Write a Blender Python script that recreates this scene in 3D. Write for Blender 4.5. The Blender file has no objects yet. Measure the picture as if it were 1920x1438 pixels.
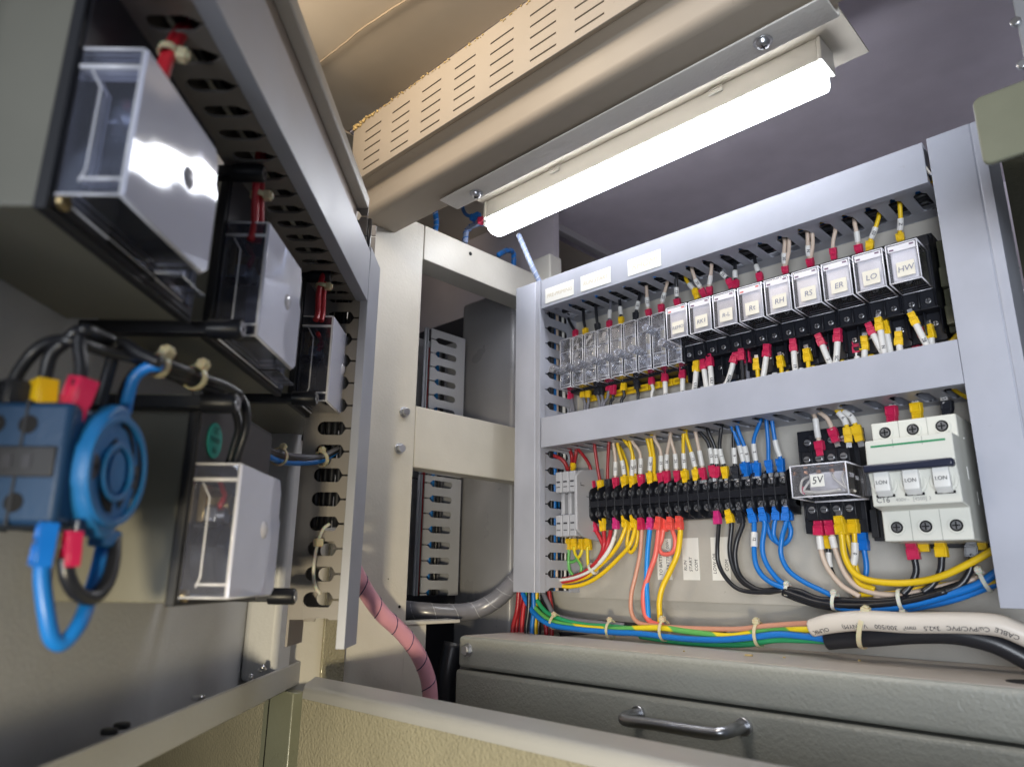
import bpy, bmesh, math, random
from mathutils import Vector, Matrix
random.seed(7)
sc = bpy.context.scene
col = sc.collection
# ------------------------------------------------------------------ camera model
FPX, IW, IH = 1344.77, 1920.0, 1438.0
YAW, PITCH, ROLL = [math.radians(a) for a in (44.2876, 15.1014, 0.6836)]
_f0 = Vector((-math.sin(YAW), math.cos(YAW), 0)); _r0 = Vector((math.cos(YAW), math.sin(YAW), 0)); _u0 = Vector((0, 0, 1))
FW = _f0*math.cos(PITCH)+_u0*math.sin(PITCH); _u = _u0*math.cos(PITCH)-_f0*math.sin(PITCH)
RT = _r0*math.cos(ROLL)+_u*math.sin(ROLL); UP = _u*math.cos(ROLL)-_r0*math.sin(ROLL)
YD = math.radians(44.5)
DN = Vector((math.cos(YD), math.sin(YD), 0)); DS = Vector((-math.sin(YD), math.cos(YD), 0))
def ray(px, py): return RT*((px-960)/FPX)-UP*((py-719)/FPX)+FW
AXV = {'x': Vector((1, 0, 0)), 'y': Vector((0, 1, 0)), 'z': Vector((0, 0, 1)), 'n': DN, 's': DS}
def at(px, py, ax, v):
    """point of the plane (axis = value) seen at a photo position; survey helper"""
    d = ray(px, py); return d*(v/d.dot(AXV[ax]))
def FWo(p): return Vector(p)
def FD(p): return DN*p[0]+DS*p[1]+Vector((0, 0, p[2]))      # door frame: (n, s, z)
# ------------------------------------------------------------------ materials
MATS = {}
def mat(name, c, rough=.5, metal=0., bump=0., bscale=300., spec=.5, coat=0., mott=0., emit=None, estr=0., sub=0., bdist=.0006, detail=2., dirt=0.):
    if name in MATS: return MATS[name]
    m = bpy.data.materials.new(name); m.use_nodes = True
    nt = m.node_tree; b = nt.nodes['Principled BSDF']
    b.inputs['Base Color'].default_value = (*c, 1); b.inputs['Roughness'].default_value = rough
    b.inputs['Metallic'].default_value = metal; b.inputs['Specular IOR Level'].default_value = spec
    b.inputs['Coat Weight'].default_value = coat; b.inputs['Coat Roughness'].default_value = .15
    if sub: b.inputs['Subsurface Weight'].default_value = sub; b.inputs['Subsurface Scale'].default_value = .003
    if emit: b.inputs['Emission Color'].default_value = (*emit, 1); b.inputs['Emission Strength'].default_value = estr
    geo = nt.nodes.new('ShaderNodeNewGeometry')
    if bump:
        n = nt.nodes.new('ShaderNodeTexNoise'); n.inputs['Scale'].default_value = bscale; n.inputs['Detail'].default_value = detail
        nt.links.new(geo.outputs['Position'], n.inputs['Vector'])
        bp = nt.nodes.new('ShaderNodeBump'); bp.inputs['Strength'].default_value = bump; bp.inputs['Distance'].default_value = bdist
        nt.links.new(n.outputs['Fac'], bp.inputs['Height']); nt.links.new(bp.outputs['Normal'], b.inputs['Normal'])
    if mott:
        n2 = nt.nodes.new('ShaderNodeTexNoise'); n2.inputs['Scale'].default_value = 28; n2.inputs['Detail'].default_value = 6
        nt.links.new(geo.outputs['Position'], n2.inputs['Vector'])
        mp = nt.nodes.new('ShaderNodeMapRange'); mp.inputs['From Min'].default_value = .3; mp.inputs['From Max'].default_value = .7
        mp.inputs['To Min'].default_value = 1-mott; mp.inputs['To Max'].default_value = 1+mott*.4
        nt.links.new(n2.outputs['Fac'], mp.inputs['Value'])
        hsv = nt.nodes.new('ShaderNodeHueSaturation'); hsv.inputs['Color'].default_value = (*c, 1)
        nt.links.new(mp.outputs['Result'], hsv.inputs['Value'])
        last = hsv.outputs['Color']
        if dirt:
            n3 = nt.nodes.new('ShaderNodeTexNoise'); n3.inputs['Scale'].default_value = 150; n3.inputs['Detail'].default_value = 3
            nt.links.new(geo.outputs['Position'], n3.inputs['Vector'])
            r3 = nt.nodes.new('ShaderNodeMapRange'); r3.inputs['From Min'].default_value = .74; r3.inputs['From Max'].default_value = .78
            nt.links.new(n3.outputs['Fac'], r3.inputs['Value'])
            ml = nt.nodes.new('ShaderNodeMath'); ml.operation = 'MULTIPLY'; ml.inputs[1].default_value = dirt
            nt.links.new(r3.outputs['Result'], ml.inputs[0])
            mx = nt.nodes.new('ShaderNodeMix'); mx.data_type = 'RGBA'
            nt.links.new(ml.outputs[0], mx.inputs['Factor']); nt.links.new(last, mx.inputs['A'])
            mx.inputs['B'].default_value = (.16, .13, .09, 1); last = mx.outputs['Result']
        nt.links.new(last, b.inputs['Base Color'])
        mr = nt.nodes.new('ShaderNodeMapRange'); mr.inputs['To Min'].default_value = max(.05, rough-.1); mr.inputs['To Max'].default_value = min(1, rough+.1)
        nt.links.new(n2.outputs['Fac'], mr.inputs['Value']); nt.links.new(mr.outputs['Result'], b.inputs['Roughness'])
    MATS[name] = m; return m
def clear(name, tint, milk, rough=.05, gl=1.0, bump=0., bscale=40., bdist=.001, dc=(.64, .66, .84)):
    m = bpy.data.materials.new(name); m.use_nodes = True; nt = m.node_tree; nt.nodes.clear()
    out = nt.nodes.new('ShaderNodeOutputMaterial')
    tr = nt.nodes.new('ShaderNodeBsdfTransparent'); tr.inputs['Color'].default_value = (*tint, 1)
    df = nt.nodes.new('ShaderNodeBsdfDiffuse'); df.inputs['Color'].default_value = (*dc, 1)
    gs = nt.nodes.new('ShaderNodeBsdfGlossy'); gs.inputs['Roughness'].default_value = rough
    gs.inputs['Color'].default_value = (.95, .96, 1, 1)
    m1 = nt.nodes.new('ShaderNodeMixShader'); m1.inputs[0].default_value = milk
    m2 = nt.nodes.new('ShaderNodeMixShader'); fr = nt.nodes.new('ShaderNodeFresnel'); fr.inputs['IOR'].default_value = 1.5
    ml = nt.nodes.new('ShaderNodeMath'); ml.operation = 'MULTIPLY'; ml.inputs[1].default_value = gl; ml.use_clamp = True
    nt.links.new(fr.outputs[0], ml.inputs[0]); nt.links.new(ml.outputs[0], m2.inputs[0])
    nt.links.new(tr.outputs[0], m1.inputs[1]); nt.links.new(df.outputs[0], m1.inputs[2])
    nt.links.new(m1.outputs[0], m2.inputs[1]); nt.links.new(gs.outputs[0], m2.inputs[2])
    if bump:
        geo = nt.nodes.new('ShaderNodeNewGeometry'); n = nt.nodes.new('ShaderNodeTexNoise'); n.inputs['Scale'].default_value = bscale; n.inputs['Detail'].default_value = 1
        nt.links.new(geo.outputs['Position'], n.inputs['Vector'])
        bp = nt.nodes.new('ShaderNodeBump'); bp.inputs['Strength'].default_value = bump; bp.inputs['Distance'].default_value = bdist
        nt.links.new(n.outputs['Fac'], bp.inputs['Height'])
        nt.links.new(bp.outputs['Normal'], gs.inputs['Normal'])
    nt.links.new(m2.outputs[0], out.inputs[0]); return m
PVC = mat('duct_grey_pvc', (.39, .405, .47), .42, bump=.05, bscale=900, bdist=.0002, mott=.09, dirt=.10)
PVCD = mat('shaded_duct_pvc', (.235, .215, .20), .45, bump=.06, bscale=900, bdist=.0002, mott=.04)  # duct PVC with the shade on the door duct walls put into its colour
CREAM = mat('cream_powder_coat', (.60, .575, .52), .42, bump=.35, bscale=420, bdist=.0005, mott=.07)
CREAMS = mat('cream_smooth_paint', (.78, .73, .63), .45, bump=.08, bscale=250, bdist=.0004, mott=.06)
CEIL = mat('ceiling_paint', (.72, .66, .74), .42, bump=.35, bscale=600, bdist=.0004, mott=.08)
CEILW = mat('roof_cream_paint', (.64, .56, .45), .5, bump=.06, bscale=300, mott=.03)
TAN = mat('tan_glossy_paint', (.39, .335, .27), .48, bump=.12, bscale=260, bdist=.0005, mott=.03, dirt=.25)
HAM = mat('hammered_grey_green_paint', (.36, .365, .33), .36, bump=.75, bscale=400, bdist=.0008, mott=.06, dirt=.1, detail=1.5)
HAMT = mat('cream_box_lid_paint', (.52, .47, .42), .45, bump=.3, bscale=350, bdist=.0004, mott=.08, dirt=.9)
GOLD = mat('hammered_olive_gloss_paint', (.30, .275, .19), .13, bump=1., bscale=560, bdist=.0010, mott=.08, detail=1.5, spec=.9)
OLIVE = mat('olive_gloss_paint', (.17, .175, .125), .3, bump=.3, bscale=300, bdist=.0006, mott=.1, dirt=.15)
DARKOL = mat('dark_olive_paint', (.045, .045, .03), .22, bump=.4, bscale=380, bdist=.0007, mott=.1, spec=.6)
DOOR = mat('door_grey_green_paint', (.52, .53, .56), .42, bump=.35, bscale=420, bdist=.0005, mott=.08)
PLATE = mat('mounting_plate_paint', (.45, .43, .39), .38, bump=.3, bscale=420, bdist=.0005, mott=.1, dirt=.4)
BODY = mat('meter_body_plastic', (.21, .205, .17), .5, bump=.05, bscale=600, mott=.05)
BLK = mat('black_plastic', (.010, .011, .016), .38, bump=.05, bscale=700, spec=.35)
BLKM = mat('black_matt_plastic', (.02, .021, .026), .5, bump=.1, bscale=900, bdist=.0002)
DKG = mat('dark_grey_plastic', (.035, .035, .045), .45, bump=.3, bscale=1400, bdist=.0003)
HOLE = mat('dark_void', (.004, .004, .006), .8)
STEEL = mat('zinc_steel', (.62, .63, .66), .3, metal=1., bump=.1, bscale=500, bdist=.0002)
BRASS = mat('brass', (.55, .42, .22), .3, metal=1.)
CHROME = mat('chrome', (.45, .46, .49), .3, metal=1., bump=.15, bscale=260, bdist=.0002)
WCREAM = mat('breaker_white_plastic', (.66, .66, .60), .38, bump=.05, bscale=600, mott=.03)
WPLA = mat('white_plastic', (.72, .72, .70), .4)
LGREY = mat('light_grey_terminal_plastic', (.40, .41, .45), .45, mott=.04)
PAPER = mat('paper_label', (.78, .77, .72), .6, mott=.04)
PAPERY = mat('yellowed_paper_label', (.76, .72, .62), .6, mott=.05)
INK = mat('black_ink', (.02, .02, .03), .6)
PENCIL = mat('faded_pencil', (.60, .54, .42), .7)
INKB = mat('blue_black_ink', (.20, .21, .30), .6)
GREENP = mat('green_print', (.02, .25, .10), .5)
TEAL = mat('teal_sticker', (.01, .36, .30), .5)
TEALD = mat('teal_sticker_ink', (.01, .12, .12), .5)
NYL = mat('nylon_tie', (.62, .55, .36), .4, sub=.3)
NYLW = mat('white_nylon_tie', (.68, .66, .58), .4, sub=.3)
SWB = mat('blue_switch_plastic', (.014, .155, .42), .42, bump=.15, bscale=500, mott=.1)
SWD = mat('dark_blue_switch_plastic', (.008, .045, .120), .5, bump=.2, bscale=500, mott=.1)
COIL = mat('relay_inner_silver', (.84, .82, .82), .35, metal=.1, mott=.3)
WIREC = {
 'black': mat('wire_black', (.016, .017, .022), .32), 'red': mat('wire_red', (.50, .022, .035), .35), 'dark red': mat('wire_dark_red', (.33, .015, .022), .35),
 'yellow': mat('wire_yellow', (.80, .53, .012), .38), 'blue': mat('wire_blue', (.008, .17, .56), .36), 'beige': mat('wire_beige', (.60, .48, .39), .42),
 'white': mat('wire_white', (.68, .67, .64), .4), 'coral': mat('wire_coral', (.78, .15, .12), .36), 'salmon': mat('wire_salmon', (.60, .29, .20), .38),
 'green': mat('wire_green', (.03, .34, .14), .36), 'grey': mat('wire_grey', (.17, .17, .20), .38), 'bright blue': mat('wire_bright_blue', (.01, .26, .75), .34),
 'brown': mat('wire_brown', (.38, .17, .10), .38)}
BOOTC = {'red': mat('boot_red', (.56, .018, .085), .34), 'yellow': mat('boot_yellow', (.80, .52, .01), .36), 'black': mat('boot_black', (.02, .022, .03), .35),
 'blue': mat('boot_blue', (.006, .16, .60), .33), 'magenta': mat('boot_magenta', (.60, .03, .20), .32), 'coral': mat('boot_coral', (.80, .09, .07), .32)}
STEELD = mat('shaded_zinc', (.32, .32, .33), .35, metal=1., bump=.2, bscale=500, bdist=.0002)
SLV = mat('marker_sleeve', (.72, .71, .69), .4)
# green/yellow PE wire: spiral stripe on object position
def pe_mat():
    m = bpy.data.materials.new('green_yellow_earth_wire'); m.use_nodes = True; nt = m.node_tree; b = nt.nodes['Principled BSDF']
    b.inputs['Roughness'].default_value = .36
    g = nt.nodes.new('ShaderNodeNewGeometry'); w = nt.nodes.new('ShaderNodeTexWave'); w.wave_type = 'BANDS'; w.bands_direction = 'DIAGONAL'
    w.inputs['Scale'].default_value = 9; w.inputs['Distortion'].default_value = 1.5
    nt.links.new(g.outputs['Position'], w.inputs['Vector']); r = nt.nodes.new('ShaderNodeValToRGB')
    r.color_ramp.elements[0].position = .45; r.color_ramp.elements[0].color = (.78, .62, .02, 1)
    r.color_ramp.elements[1].position = .55; r.color_ramp.elements[1].color = (.12, .42, .10, 1)
    nt.links.new(w.outputs['Fac'], r.inputs['Fac']); nt.links.new(r.outputs['Color'], b.inputs['Base Color']); return m
PE = pe_mat(); WIREC['green and yellow'] = PE
COVER = clear('clear_meter_cover', (.88, .90, .96), .05, .06, 1.6, .12, 30, .004)
COVERF = clear('lamplit_cover_face', (.88, .89, 1.), .86, .06, 1.3, .25, 22, .004, dc=(.80, .82, .99))  # lamp sheen on the covers put into the face as lavender diffuse
CLR = clear('clear_relay_case', (.98, .98, 1.), .05, .05, 1.2, dc=(.78, .76, .78))
CLR5 = clear('clear_big_relay_case', (.97, .97, .99), .06, .04, 1.5, dc=(.78, .76, .78))
CLRB = clear('clear_fuse_plastic', (.98, .985, 1.), .05, .06, 1.5, .2, 140, .001, dc=(.78, .79, .86))
RIB = clear('clear_fuse_knob', (.97, .98, 1.), .16, .08, 1.6, .1, 400, .001, dc=(.82, .83, .90))
HOSEM = mat('pink_spiral_wrap', (.76, .36, .46), .3, mott=.15, coat=.3)
HOSEB = mat('translucent_grey_wrap', (.20, .20, .23), .32, mott=.25, coat=.3)
HOSEL = mat('pale_blue_wrap', (.36, .44, .66), .35, mott=.2)
LAMP = mat('lit_lamp_diffuser', (.9, .9, .9), .4, emit=(.93, .95, 1.), estr=12.)
# ------------------------------------------------------------------ mesh builder
class MB:
    def __init__(s, frame=FWo): s.v = []; s.f = []; s.fr = frame
    def add(s, vs, fs, raw=False):
        o = len(s.v); s.v += [Vector(v) if raw else s.fr(v) for v in vs]; s.f += [tuple(i+o for i in f) for f in fs]; return s
    def box(s, a, b):
        x0, y0, z0 = [min(p, q) for p, q in zip(a, b)]; x1, y1, z1 = [max(p, q) for p, q in zip(a, b)]
        return s.add([(x0,y0,z0),(x1,y0,z0),(x1,y1,z0),(x0,y1,z0),(x0,y0,z1),(x1,y0,z1),(x1,y1,z1),(x0,y1,z1)],
                     [(0,3,2,1),(4,5,6,7),(0,1,5,4),(1,2,6,5),(2,3,7,6),(3,0,4,7)])
    def prism(s, pts, vec):          # pts: polygon in local 3D, extruded by vec
        n = len(pts); v = [tuple(p) for p in pts]+[tuple(p[i]+vec[i] for i in range(3)) for p in pts]
        return s.add(v, [tuple(range(n))[::-1], tuple(range(n, 2*n))]+[(i, (i+1) % n, n+(i+1) % n, n+i) for i in range(n)])
    def tube(s, pts, r, n=10, cap=True, raw=True, up=None):
        P = [Vector(p) if raw else s.fr(p) for p in pts]; m = len(P); rs = r if isinstance(r, (list, tuple)) else [r]*m
        T = [(P[min(i+1, m-1)]-P[max(i-1, 0)]).normalized() for i in range(m)]
        a = Vector((0, 0, 1)) if abs(T[0].z) < .9 else Vector((1, 0, 0))
        N = (a-T[0]*a.dot(T[0])).normalized(); vs = []
        for i in range(m):
            N = (N-T[i]*N.dot(T[i])).normalized(); B = T[i].cross(N)
            for k in range(n):
                t = 2*math.pi*k/n; vs.append(P[i]+(N*math.cos(t)+B*math.sin(t))*rs[i])
        fs = [(i*n+k, i*n+(k+1) % n, (i+1)*n+(k+1) % n, (i+1)*n+k) for i in range(m-1) for k in range(n)]
        if cap: fs += [tuple(range(n))[::-1], tuple(range((m-1)*n, m*n))]
        return s.add(vs, fs, raw=True)
    def ring(s, c, ax, r0, r1, h, n=32):     # washer of height h along axis
        c = s.fr(c); ax = (s.fr(tuple(ax))-s.fr((0, 0, 0))).normalized(); a = ax.orthogonal().normalized(); b = ax.cross(a); vs = []
        for k in range(n):
            d = a*math.cos(2*math.pi*k/n)+b*math.sin(2*math.pi*k/n)
            vs += [c+d*r0, c+d*r1, c+d*r1+ax*h, c+d*r0+ax*h]
        fs = []
        for k in range(n):
            o, q = 4*k, 4*((k+1) % n)
            fs += [(o+j, q+j, q+(j+1) % 4, o+(j+1) % 4) for j in range(4)]
        return s.add(vs, fs, raw=True)
def tag(o, label=None, cat=None, group=None, kind=None):
    if label: o['label'] = label
    if cat: o['category'] = cat
    if group: o['group'] = group
    if kind: o['kind'] = kind
    return o
def thing(name, label, cat, loc, group=None):
    o = bpy.data.objects.new(name, None); col.objects.link(o); o.location = loc; o.empty_display_size = .01
    return tag(o, label, cat, group)
def wloc(o):
    v = Vector(o.location)
    while o.parent: o = o.parent; v += Vector(o.location)
    return v
def obj(name, mb, m, parent=None, bevel=0., smooth=False, seg=2, label=None):
    me = bpy.data.meshes.new(name)
    if parent is None:
        lo = Vector([min(v[i] for v in mb.v) for i in range(3)]); hi = Vector([max(v[i] for v in mb.v) for i in range(3)])
        org = Vector(((lo.x+hi.x)/2, (lo.y+hi.y)/2, lo.z))
    else: org = wloc(parent)
    me.from_pydata([v-org for v in mb.v], [], mb.f)
    bm = bmesh.new(); bm.from_mesh(me); bmesh.ops.recalc_face_normals(bm, faces=bm.faces); bm.to_mesh(me); bm.free()
    me.materials.append(m); o = bpy.data.objects.new(name, me); col.objects.link(o)
    if parent is None: o.location = org
    else: o.parent = parent
    if smooth or bevel:
        for p in me.polygons: p.use_smooth = True
        if smooth != 'all': me.set_sharp_from_angle(angle=math.radians(50))
    if bevel:
        md = o.modifiers.new('bevel', 'BEVEL'); md.width = bevel; md.segments = seg; md.limit_method = 'ANGLE'; md.angle_limit = math.radians(40); md.harden_normals = False
    if label: o['label'] = label
    return o
def box(name, a, b, m, parent=None, bevel=.0006, frame=FWo, label=None):
    return obj(name, MB(frame).box(a, b), m, parent, bevel, label=label)
def text(name, body, size, c, xd, yd, m, parent, shear=0., spacing=1., bold=0.):
    cu = bpy.data.curves.new('t', 'FONT'); cu.body = body; cu.size = size; cu.align_x = 'CENTER'; cu.align_y = 'CENTER'; cu.shear = shear
    cu.space_character = spacing; cu.resolution_u = 3; cu.extrude = .00004; cu.offset = bold
    t = bpy.data.objects.new('t', cu); col.objects.link(t); bpy.context.view_layer.update()
    me = bpy.data.meshes.new_from_object(t.evaluated_get(bpy.context.evaluated_depsgraph_get()))
    bpy.data.objects.remove(t); bpy.data.curves.remove(cu)
    xd = Vector(xd).normalized(); yd = Vector(yd); yd = (yd-xd*yd.dot(xd)).normalized(); zd = xd.cross(yd)
    org = wloc(parent)
    for v in me.vertices: v.co = Vector(c)-org+xd*v.co.x+yd*v.co.y+zd*v.co.z
    me.materials.clear(); me.materials.append(m); me.name = name
    o = bpy.data.objects.new(name, me); col.objects.link(o); o.parent = parent; return o
def copy_tree(o, parent=None, delta=None):
    c = o.copy(); col.objects.link(c); c.parent = parent
    if delta is not None: c.location = Vector(o.location)+Vector(delta)
    for ch in list(o.children): copy_tree(ch, c)
    return c
def spline(P, k=7):
    P = [Vector(p) for p in P]
    if len(P) < 3: return [P[0].lerp(P[-1], i/k) for i in range(k+1)]
    Q = [P[0]*2-P[1]]+P+[P[-1]*2-P[-2]]; out = []
    for i in range(1, len(Q)-2):
        p0, p1, p2, p3 = Q[i-1:i+3]
        for j in range(k):
            t = j/k; out.append(.5*((2*p1)+(p2-p0)*t+(2*p0-5*p1+4*p2-p3)*t*t+(3*p1-p0-3*p2+p3)*t**3))
    out.append(P[-1]); return out
ORD = ['first','second','third','fourth','fifth','sixth','seventh','eighth','ninth','tenth','eleventh','twelfth','thirteenth','fourteenth','fifteenth','sixteenth',
 'seventeenth','eighteenth','nineteenth','twentieth','twenty-first','twenty-second','twenty-third','twenty-fourth','twenty-fifth','twenty-sixth','twenty-seventh',
 'twenty-eighth','twenty-ninth','thirtieth','thirty-first','thirty-second','thirty-third','thirty-fourth','thirty-fifth','thirty-sixth','thirty-seventh','thirty-eighth','thirty-ninth','fortieth']
# ------------------------------------------------------------------ setting
def plane_box(name, a, b, m, kind='structure', **k):
    o = box(name, a, b, m, bevel=0, **k); o['kind'] = kind; return o
plane_box('ceiling', (-.60, .36, .46), (.35, .95, .47), CEIL)
plane_box('roof_panel', (-1.1, .205, .46), (-.602, .95, .47), CEILW)
plane_box('roof_panel', (-.60, .205, .4615), (.35, .358, .4715), CEILW)
plane_box('back_wall', (-1.1, .95, -.5), (.35, .96, .47), CEIL)
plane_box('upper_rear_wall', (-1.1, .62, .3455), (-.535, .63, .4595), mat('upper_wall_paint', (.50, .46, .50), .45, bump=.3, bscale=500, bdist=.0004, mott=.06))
plane_box('compartment_wall', (-1.1, .62, -.5), (-.535, .63, .345), mat('compartment_shade_tone', (.035, .035, .045), .5))  # shade inside the compartment put into the wall colour
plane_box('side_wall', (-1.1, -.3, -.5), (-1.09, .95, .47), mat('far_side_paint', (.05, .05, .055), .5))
plane_box('floor', (-1.1, -.3, -.50), (.35, .95, -.49), GOLD)
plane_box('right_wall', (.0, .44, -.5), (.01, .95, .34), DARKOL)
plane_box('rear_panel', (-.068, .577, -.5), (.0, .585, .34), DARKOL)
# seam on the roof panel
r = thing('roof_lap_seam', 'thin wavy caulked seam running across the cream roof panel', 'seam', at(680, 60, 'z', .4585))
sp = spline([at(572, 140, 'z', .4592), at(630, 95, 'z', .4592), at(690, 48, 'z', .4592), at(765, 0, 'z', .4592), at(860, -60, 'z', .4592)], 6)
obj('caulk_bead', MB().tube([p+Vector((random.uniform(-1, 1)*.0004, random.uniform(-1, 1)*.0004, .0006)) for p in sp], .0007, 6), mat('caulk_brown', (.40, .32, .23), .8), r)
t = tag(obj('ceiling_beam', MB().prism([(-.578, .55, .4598), (-.578, .55, .449), (-.566, .55, .449), (-.566, .55, .4598)], (0, .38, 0)), mat('grey_ceiling_rail_paint', (.42, .40, .42), .45), bevel=.001), 'slim grey rail crossing the dark ceiling behind the lit lamp', 'rail')
# ------------------------------------------------------------------ side frame (X = -.53)
fr = thing('side_frame', 'cream steel side frame with upright and two rails around two openings', 'frame', (-.545, .40, -.25))
XF = -.53
obj('light_stop_sheet', MB().box((XF-.004, -.10, -.055), (XF-.001, .2895, .44)), CREAM, fr)  # unseen sheet added to keep front light out of the compartment
obj('upright_post', MB().box((XF-.004, .29, -.30), (XF, .413, .346)).box((XF-.03, .408, -.04), (XF-.004, .413, .308)), CREAM, fr, .0012)
obj('rail', MB().prism([(XF, .4135, .3085), (XF, .4135, .346), (XF-.03, .4135, .346), (XF-.03, .4135, .335), (XF-.004, .4135, .335), (XF-.004, .4135, .3125), (XF-.03, .4135, .3125), (XF-.03, .4135, .3085)], (0, .175, 0)), CREAM, fr, .0008)
obj('rail', MB().prism([(XF, .4135, .098), (XF, .4135, .1565), (XF-.02, .4135, .1565), (XF-.02, .4135, .152), (XF-.004, .4135, .152), (XF-.004, .4135, .103), (XF-.02, .4135, .103), (XF-.02, .4135, .098)], (0, .175, 0)), CREAM, fr, .0008)
obj('lower_plate', MB().box((XF-.006, .4135, -.30), (XF-.002, .438, -.042)).box((XF-.02, .4135, -.042), (XF-.001, .478, -.039)), CREAM, fr, .0005)
for (px, py) in ((757, 773), (748, 841)):
    c = at(px, py, 'x', XF)
    o = obj('hex_bolt', MB().tube([c, c+Vector((.0012, 0, 0))], .0052, 20), STEEL, fr, .0002)
    obj('bolt_head', MB().tube([c+Vector((.0012, 0, 0)), c+Vector((.0050, 0, 0))], .0042, 6), STEEL, o, .0004)
for px, py, rr in ((882, 476, .0022), (749, 1137, .0013), (728, 1085, .0005)):
    c = at(px, py, 'x', XF+.0002); obj('screw_hole', MB().tube([c, c+Vector((.0003, 0, 0))], rr, 12), HOLE, fr)
t = tag(box('corner_bracket', (-.548, .590, .330), (-.515, .612, .372), CREAM, bevel=.002), 'small cream square bracket above the left end of the top wiring duct', 'bracket')
# hidden compartment post + flange
t = thing('compartment_post', 'smooth grey box post standing behind the side frame openings', 'post', (-.61, .6, -.2))
obj('post_body', MB().box((-.652, .575, -.30), (-.56, .615, .338)), mat('grey_post_paint', (.27, .27, .29), .3, bump=.1, bscale=400, mott=.06), t, .005, seg=4)
obj('flange', MB().box((-.6565, .5475, -.02), (-.6525, .5735, .262)), mat('grey_flange_paint', (.40, .40, .42), .4, mott=.05), t, .0006)
c = Vector((-.6525, .561, .2495)); obj('hex_bolt', MB().tube([c, c+Vector((.0012, 0, 0))], .0050, 20).tube([c, c+Vector((.005, 0, 0))], .0042, 6), STEEL, t, .0003)
# ------------------------------------------------------------------ wiring ducts
def finger_wall(mb, O, U, V, T, length, pitch, off, a, v0, v1, v2, depth, sq=False, slit=.0006, th=.0014, tip=.004):
    """base strip + separate fingers; U along duct, V from the base outward, T thickness"""
    O, U, V, T = Vector(O), Vector(U), Vector(V), Vector(T)
    def pr(uv): mb.prism([tuple(O+U*u+V*v) for u, v in uv], tuple(T*th))
    base = v0-a if not sq else v0
    pr([(0, 0), (length, 0), (length, base), (0, base)])
    cs = []; u = off
    while u > 0: u -= pitch
    while u < length+pitch: cs.append(u); u += pitch
    for c0, c1 in zip(cs[:-1], cs[1:]):
        L, R = [], []
        if sq:
            ca = a*.35
            L = [(c0+a-ca, v0), (c0+a, v0+ca), (c0+a, v1-tip*.4), (c0+slit+.0012, v1), (c0+slit+.0012, v1+tip*.4), (c0+slit, v1+tip*.5), (c0+slit, v2)]
            R = [(c1-a+ca, v0), (c1-a, v0+ca), (c1-a, v1-tip*.4), (c1-slit-.0012, v1), (c1-slit-.0012, v1+tip*.4), (c1-slit, v1+tip*.5), (c1-slit, v2)]
            pts = [(c0, v0)]+L+R[::-1]+[(c1, v0)]
        else:
            for j in range(7):
                t = math.pi/2*j/6; L.append((c0+a*math.sin(t), v0-a*math.cos(t))); R.append((c1-a*math.sin(t), v0-a*math.cos(t)))
            for q, s in ((L, 1), (R, -1)):
                c = c0 if s > 0 else c1
                q += [(c+s*a, v1), (c+s*(a*.92), v1+tip*.30), (c+s*(a*.62), v1+tip*.68), (c+s*(slit+.0009), v1+tip*.95), (c+s*slit, v1+tip*1.15), (c+s*slit, v2)]
            pts = L+R[::-1]
        pts = [(min(max(u, 0), length), v) for u, v in pts]
        if max(p[0] for p in pts)-min(p[0] for p in pts) < .001: continue
        q = [pts[0]]
        for p in pts[1:]:
            if (Vector(p)-Vector(q[-1])).length > 1e-6: q.append(p)
        pr(q)
def duct_cover(a, b, lip, frame=FWo): return MB(frame).box(a, b)
YB, YF = .570, .510
X, Y, Z = Vector((1, 0, 0)), Vector((0, 1, 0)), Vector((0, 0, 1))
plate = tag(obj('mounting_plate', MB().box((-.50, YB, -.0185), (-.072, YB+.003, .31)), PLATE), 'cream painted mounting plate behind the relays, terminals and breaker', 'mounting plate')
def panel_duct_v(x0, x1, z0, z1, label, right_slots, left_slots):
    t = thing('wiring_duct', label, 'cable duct', (x0, YB, z0), 'grey slotted wiring ducts on the mounting plate')
    m = MB()
    m.box((x0, YB-.0015, z0), (x1, YB, z1))
    if right_slots: finger_wall(m, (x1, YB-.002, z0+.0), Z, -Y, -X, z1-z0, .0162, .2465-z0, .0036, .0165, .041, .0565, .06)
    else: m.box((x1-.0014, YF+.002, z0), (x1, YB-.002, z1))
    if left_slots: finger_wall(m, (x0, YB-.002, z0+.0), Z, -Y, X, z1-z0, .0162, .2465-z0, .0036, .0165, .041, .0565, .06)
    obj('slotted_channel', m, PVC, t, .0003)
    obj('cover', MB().prism([(x0-.0012, YF, z0), (x1-.006, YF, z0), (x1-.0052, YF+.0008, z0), (x1-.0044, YF, z0), (x1+.0012, YF, z0), (x1+.0012, YF+.008, z0), (x1, YF+.008, z0), (x1, YF+.0015, z0), (x0, YF+.0015, z0), (x0, YF+.008, z0), (x0-.0012, YF+.008, z0)], (0, 0, z1-z0)), PVC, t, .0002)
    return t
panel_duct_v(-.4915, -.460, -.0135, .2955, 'upright grey wiring duct at the left end of the mounting plate, slots facing right', True, True)
panel_duct_v(-.0985, -.0685, -.0140, .2960, 'upright grey wiring duct at the right end of the mounting plate, beside the breaker', False, True)
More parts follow.
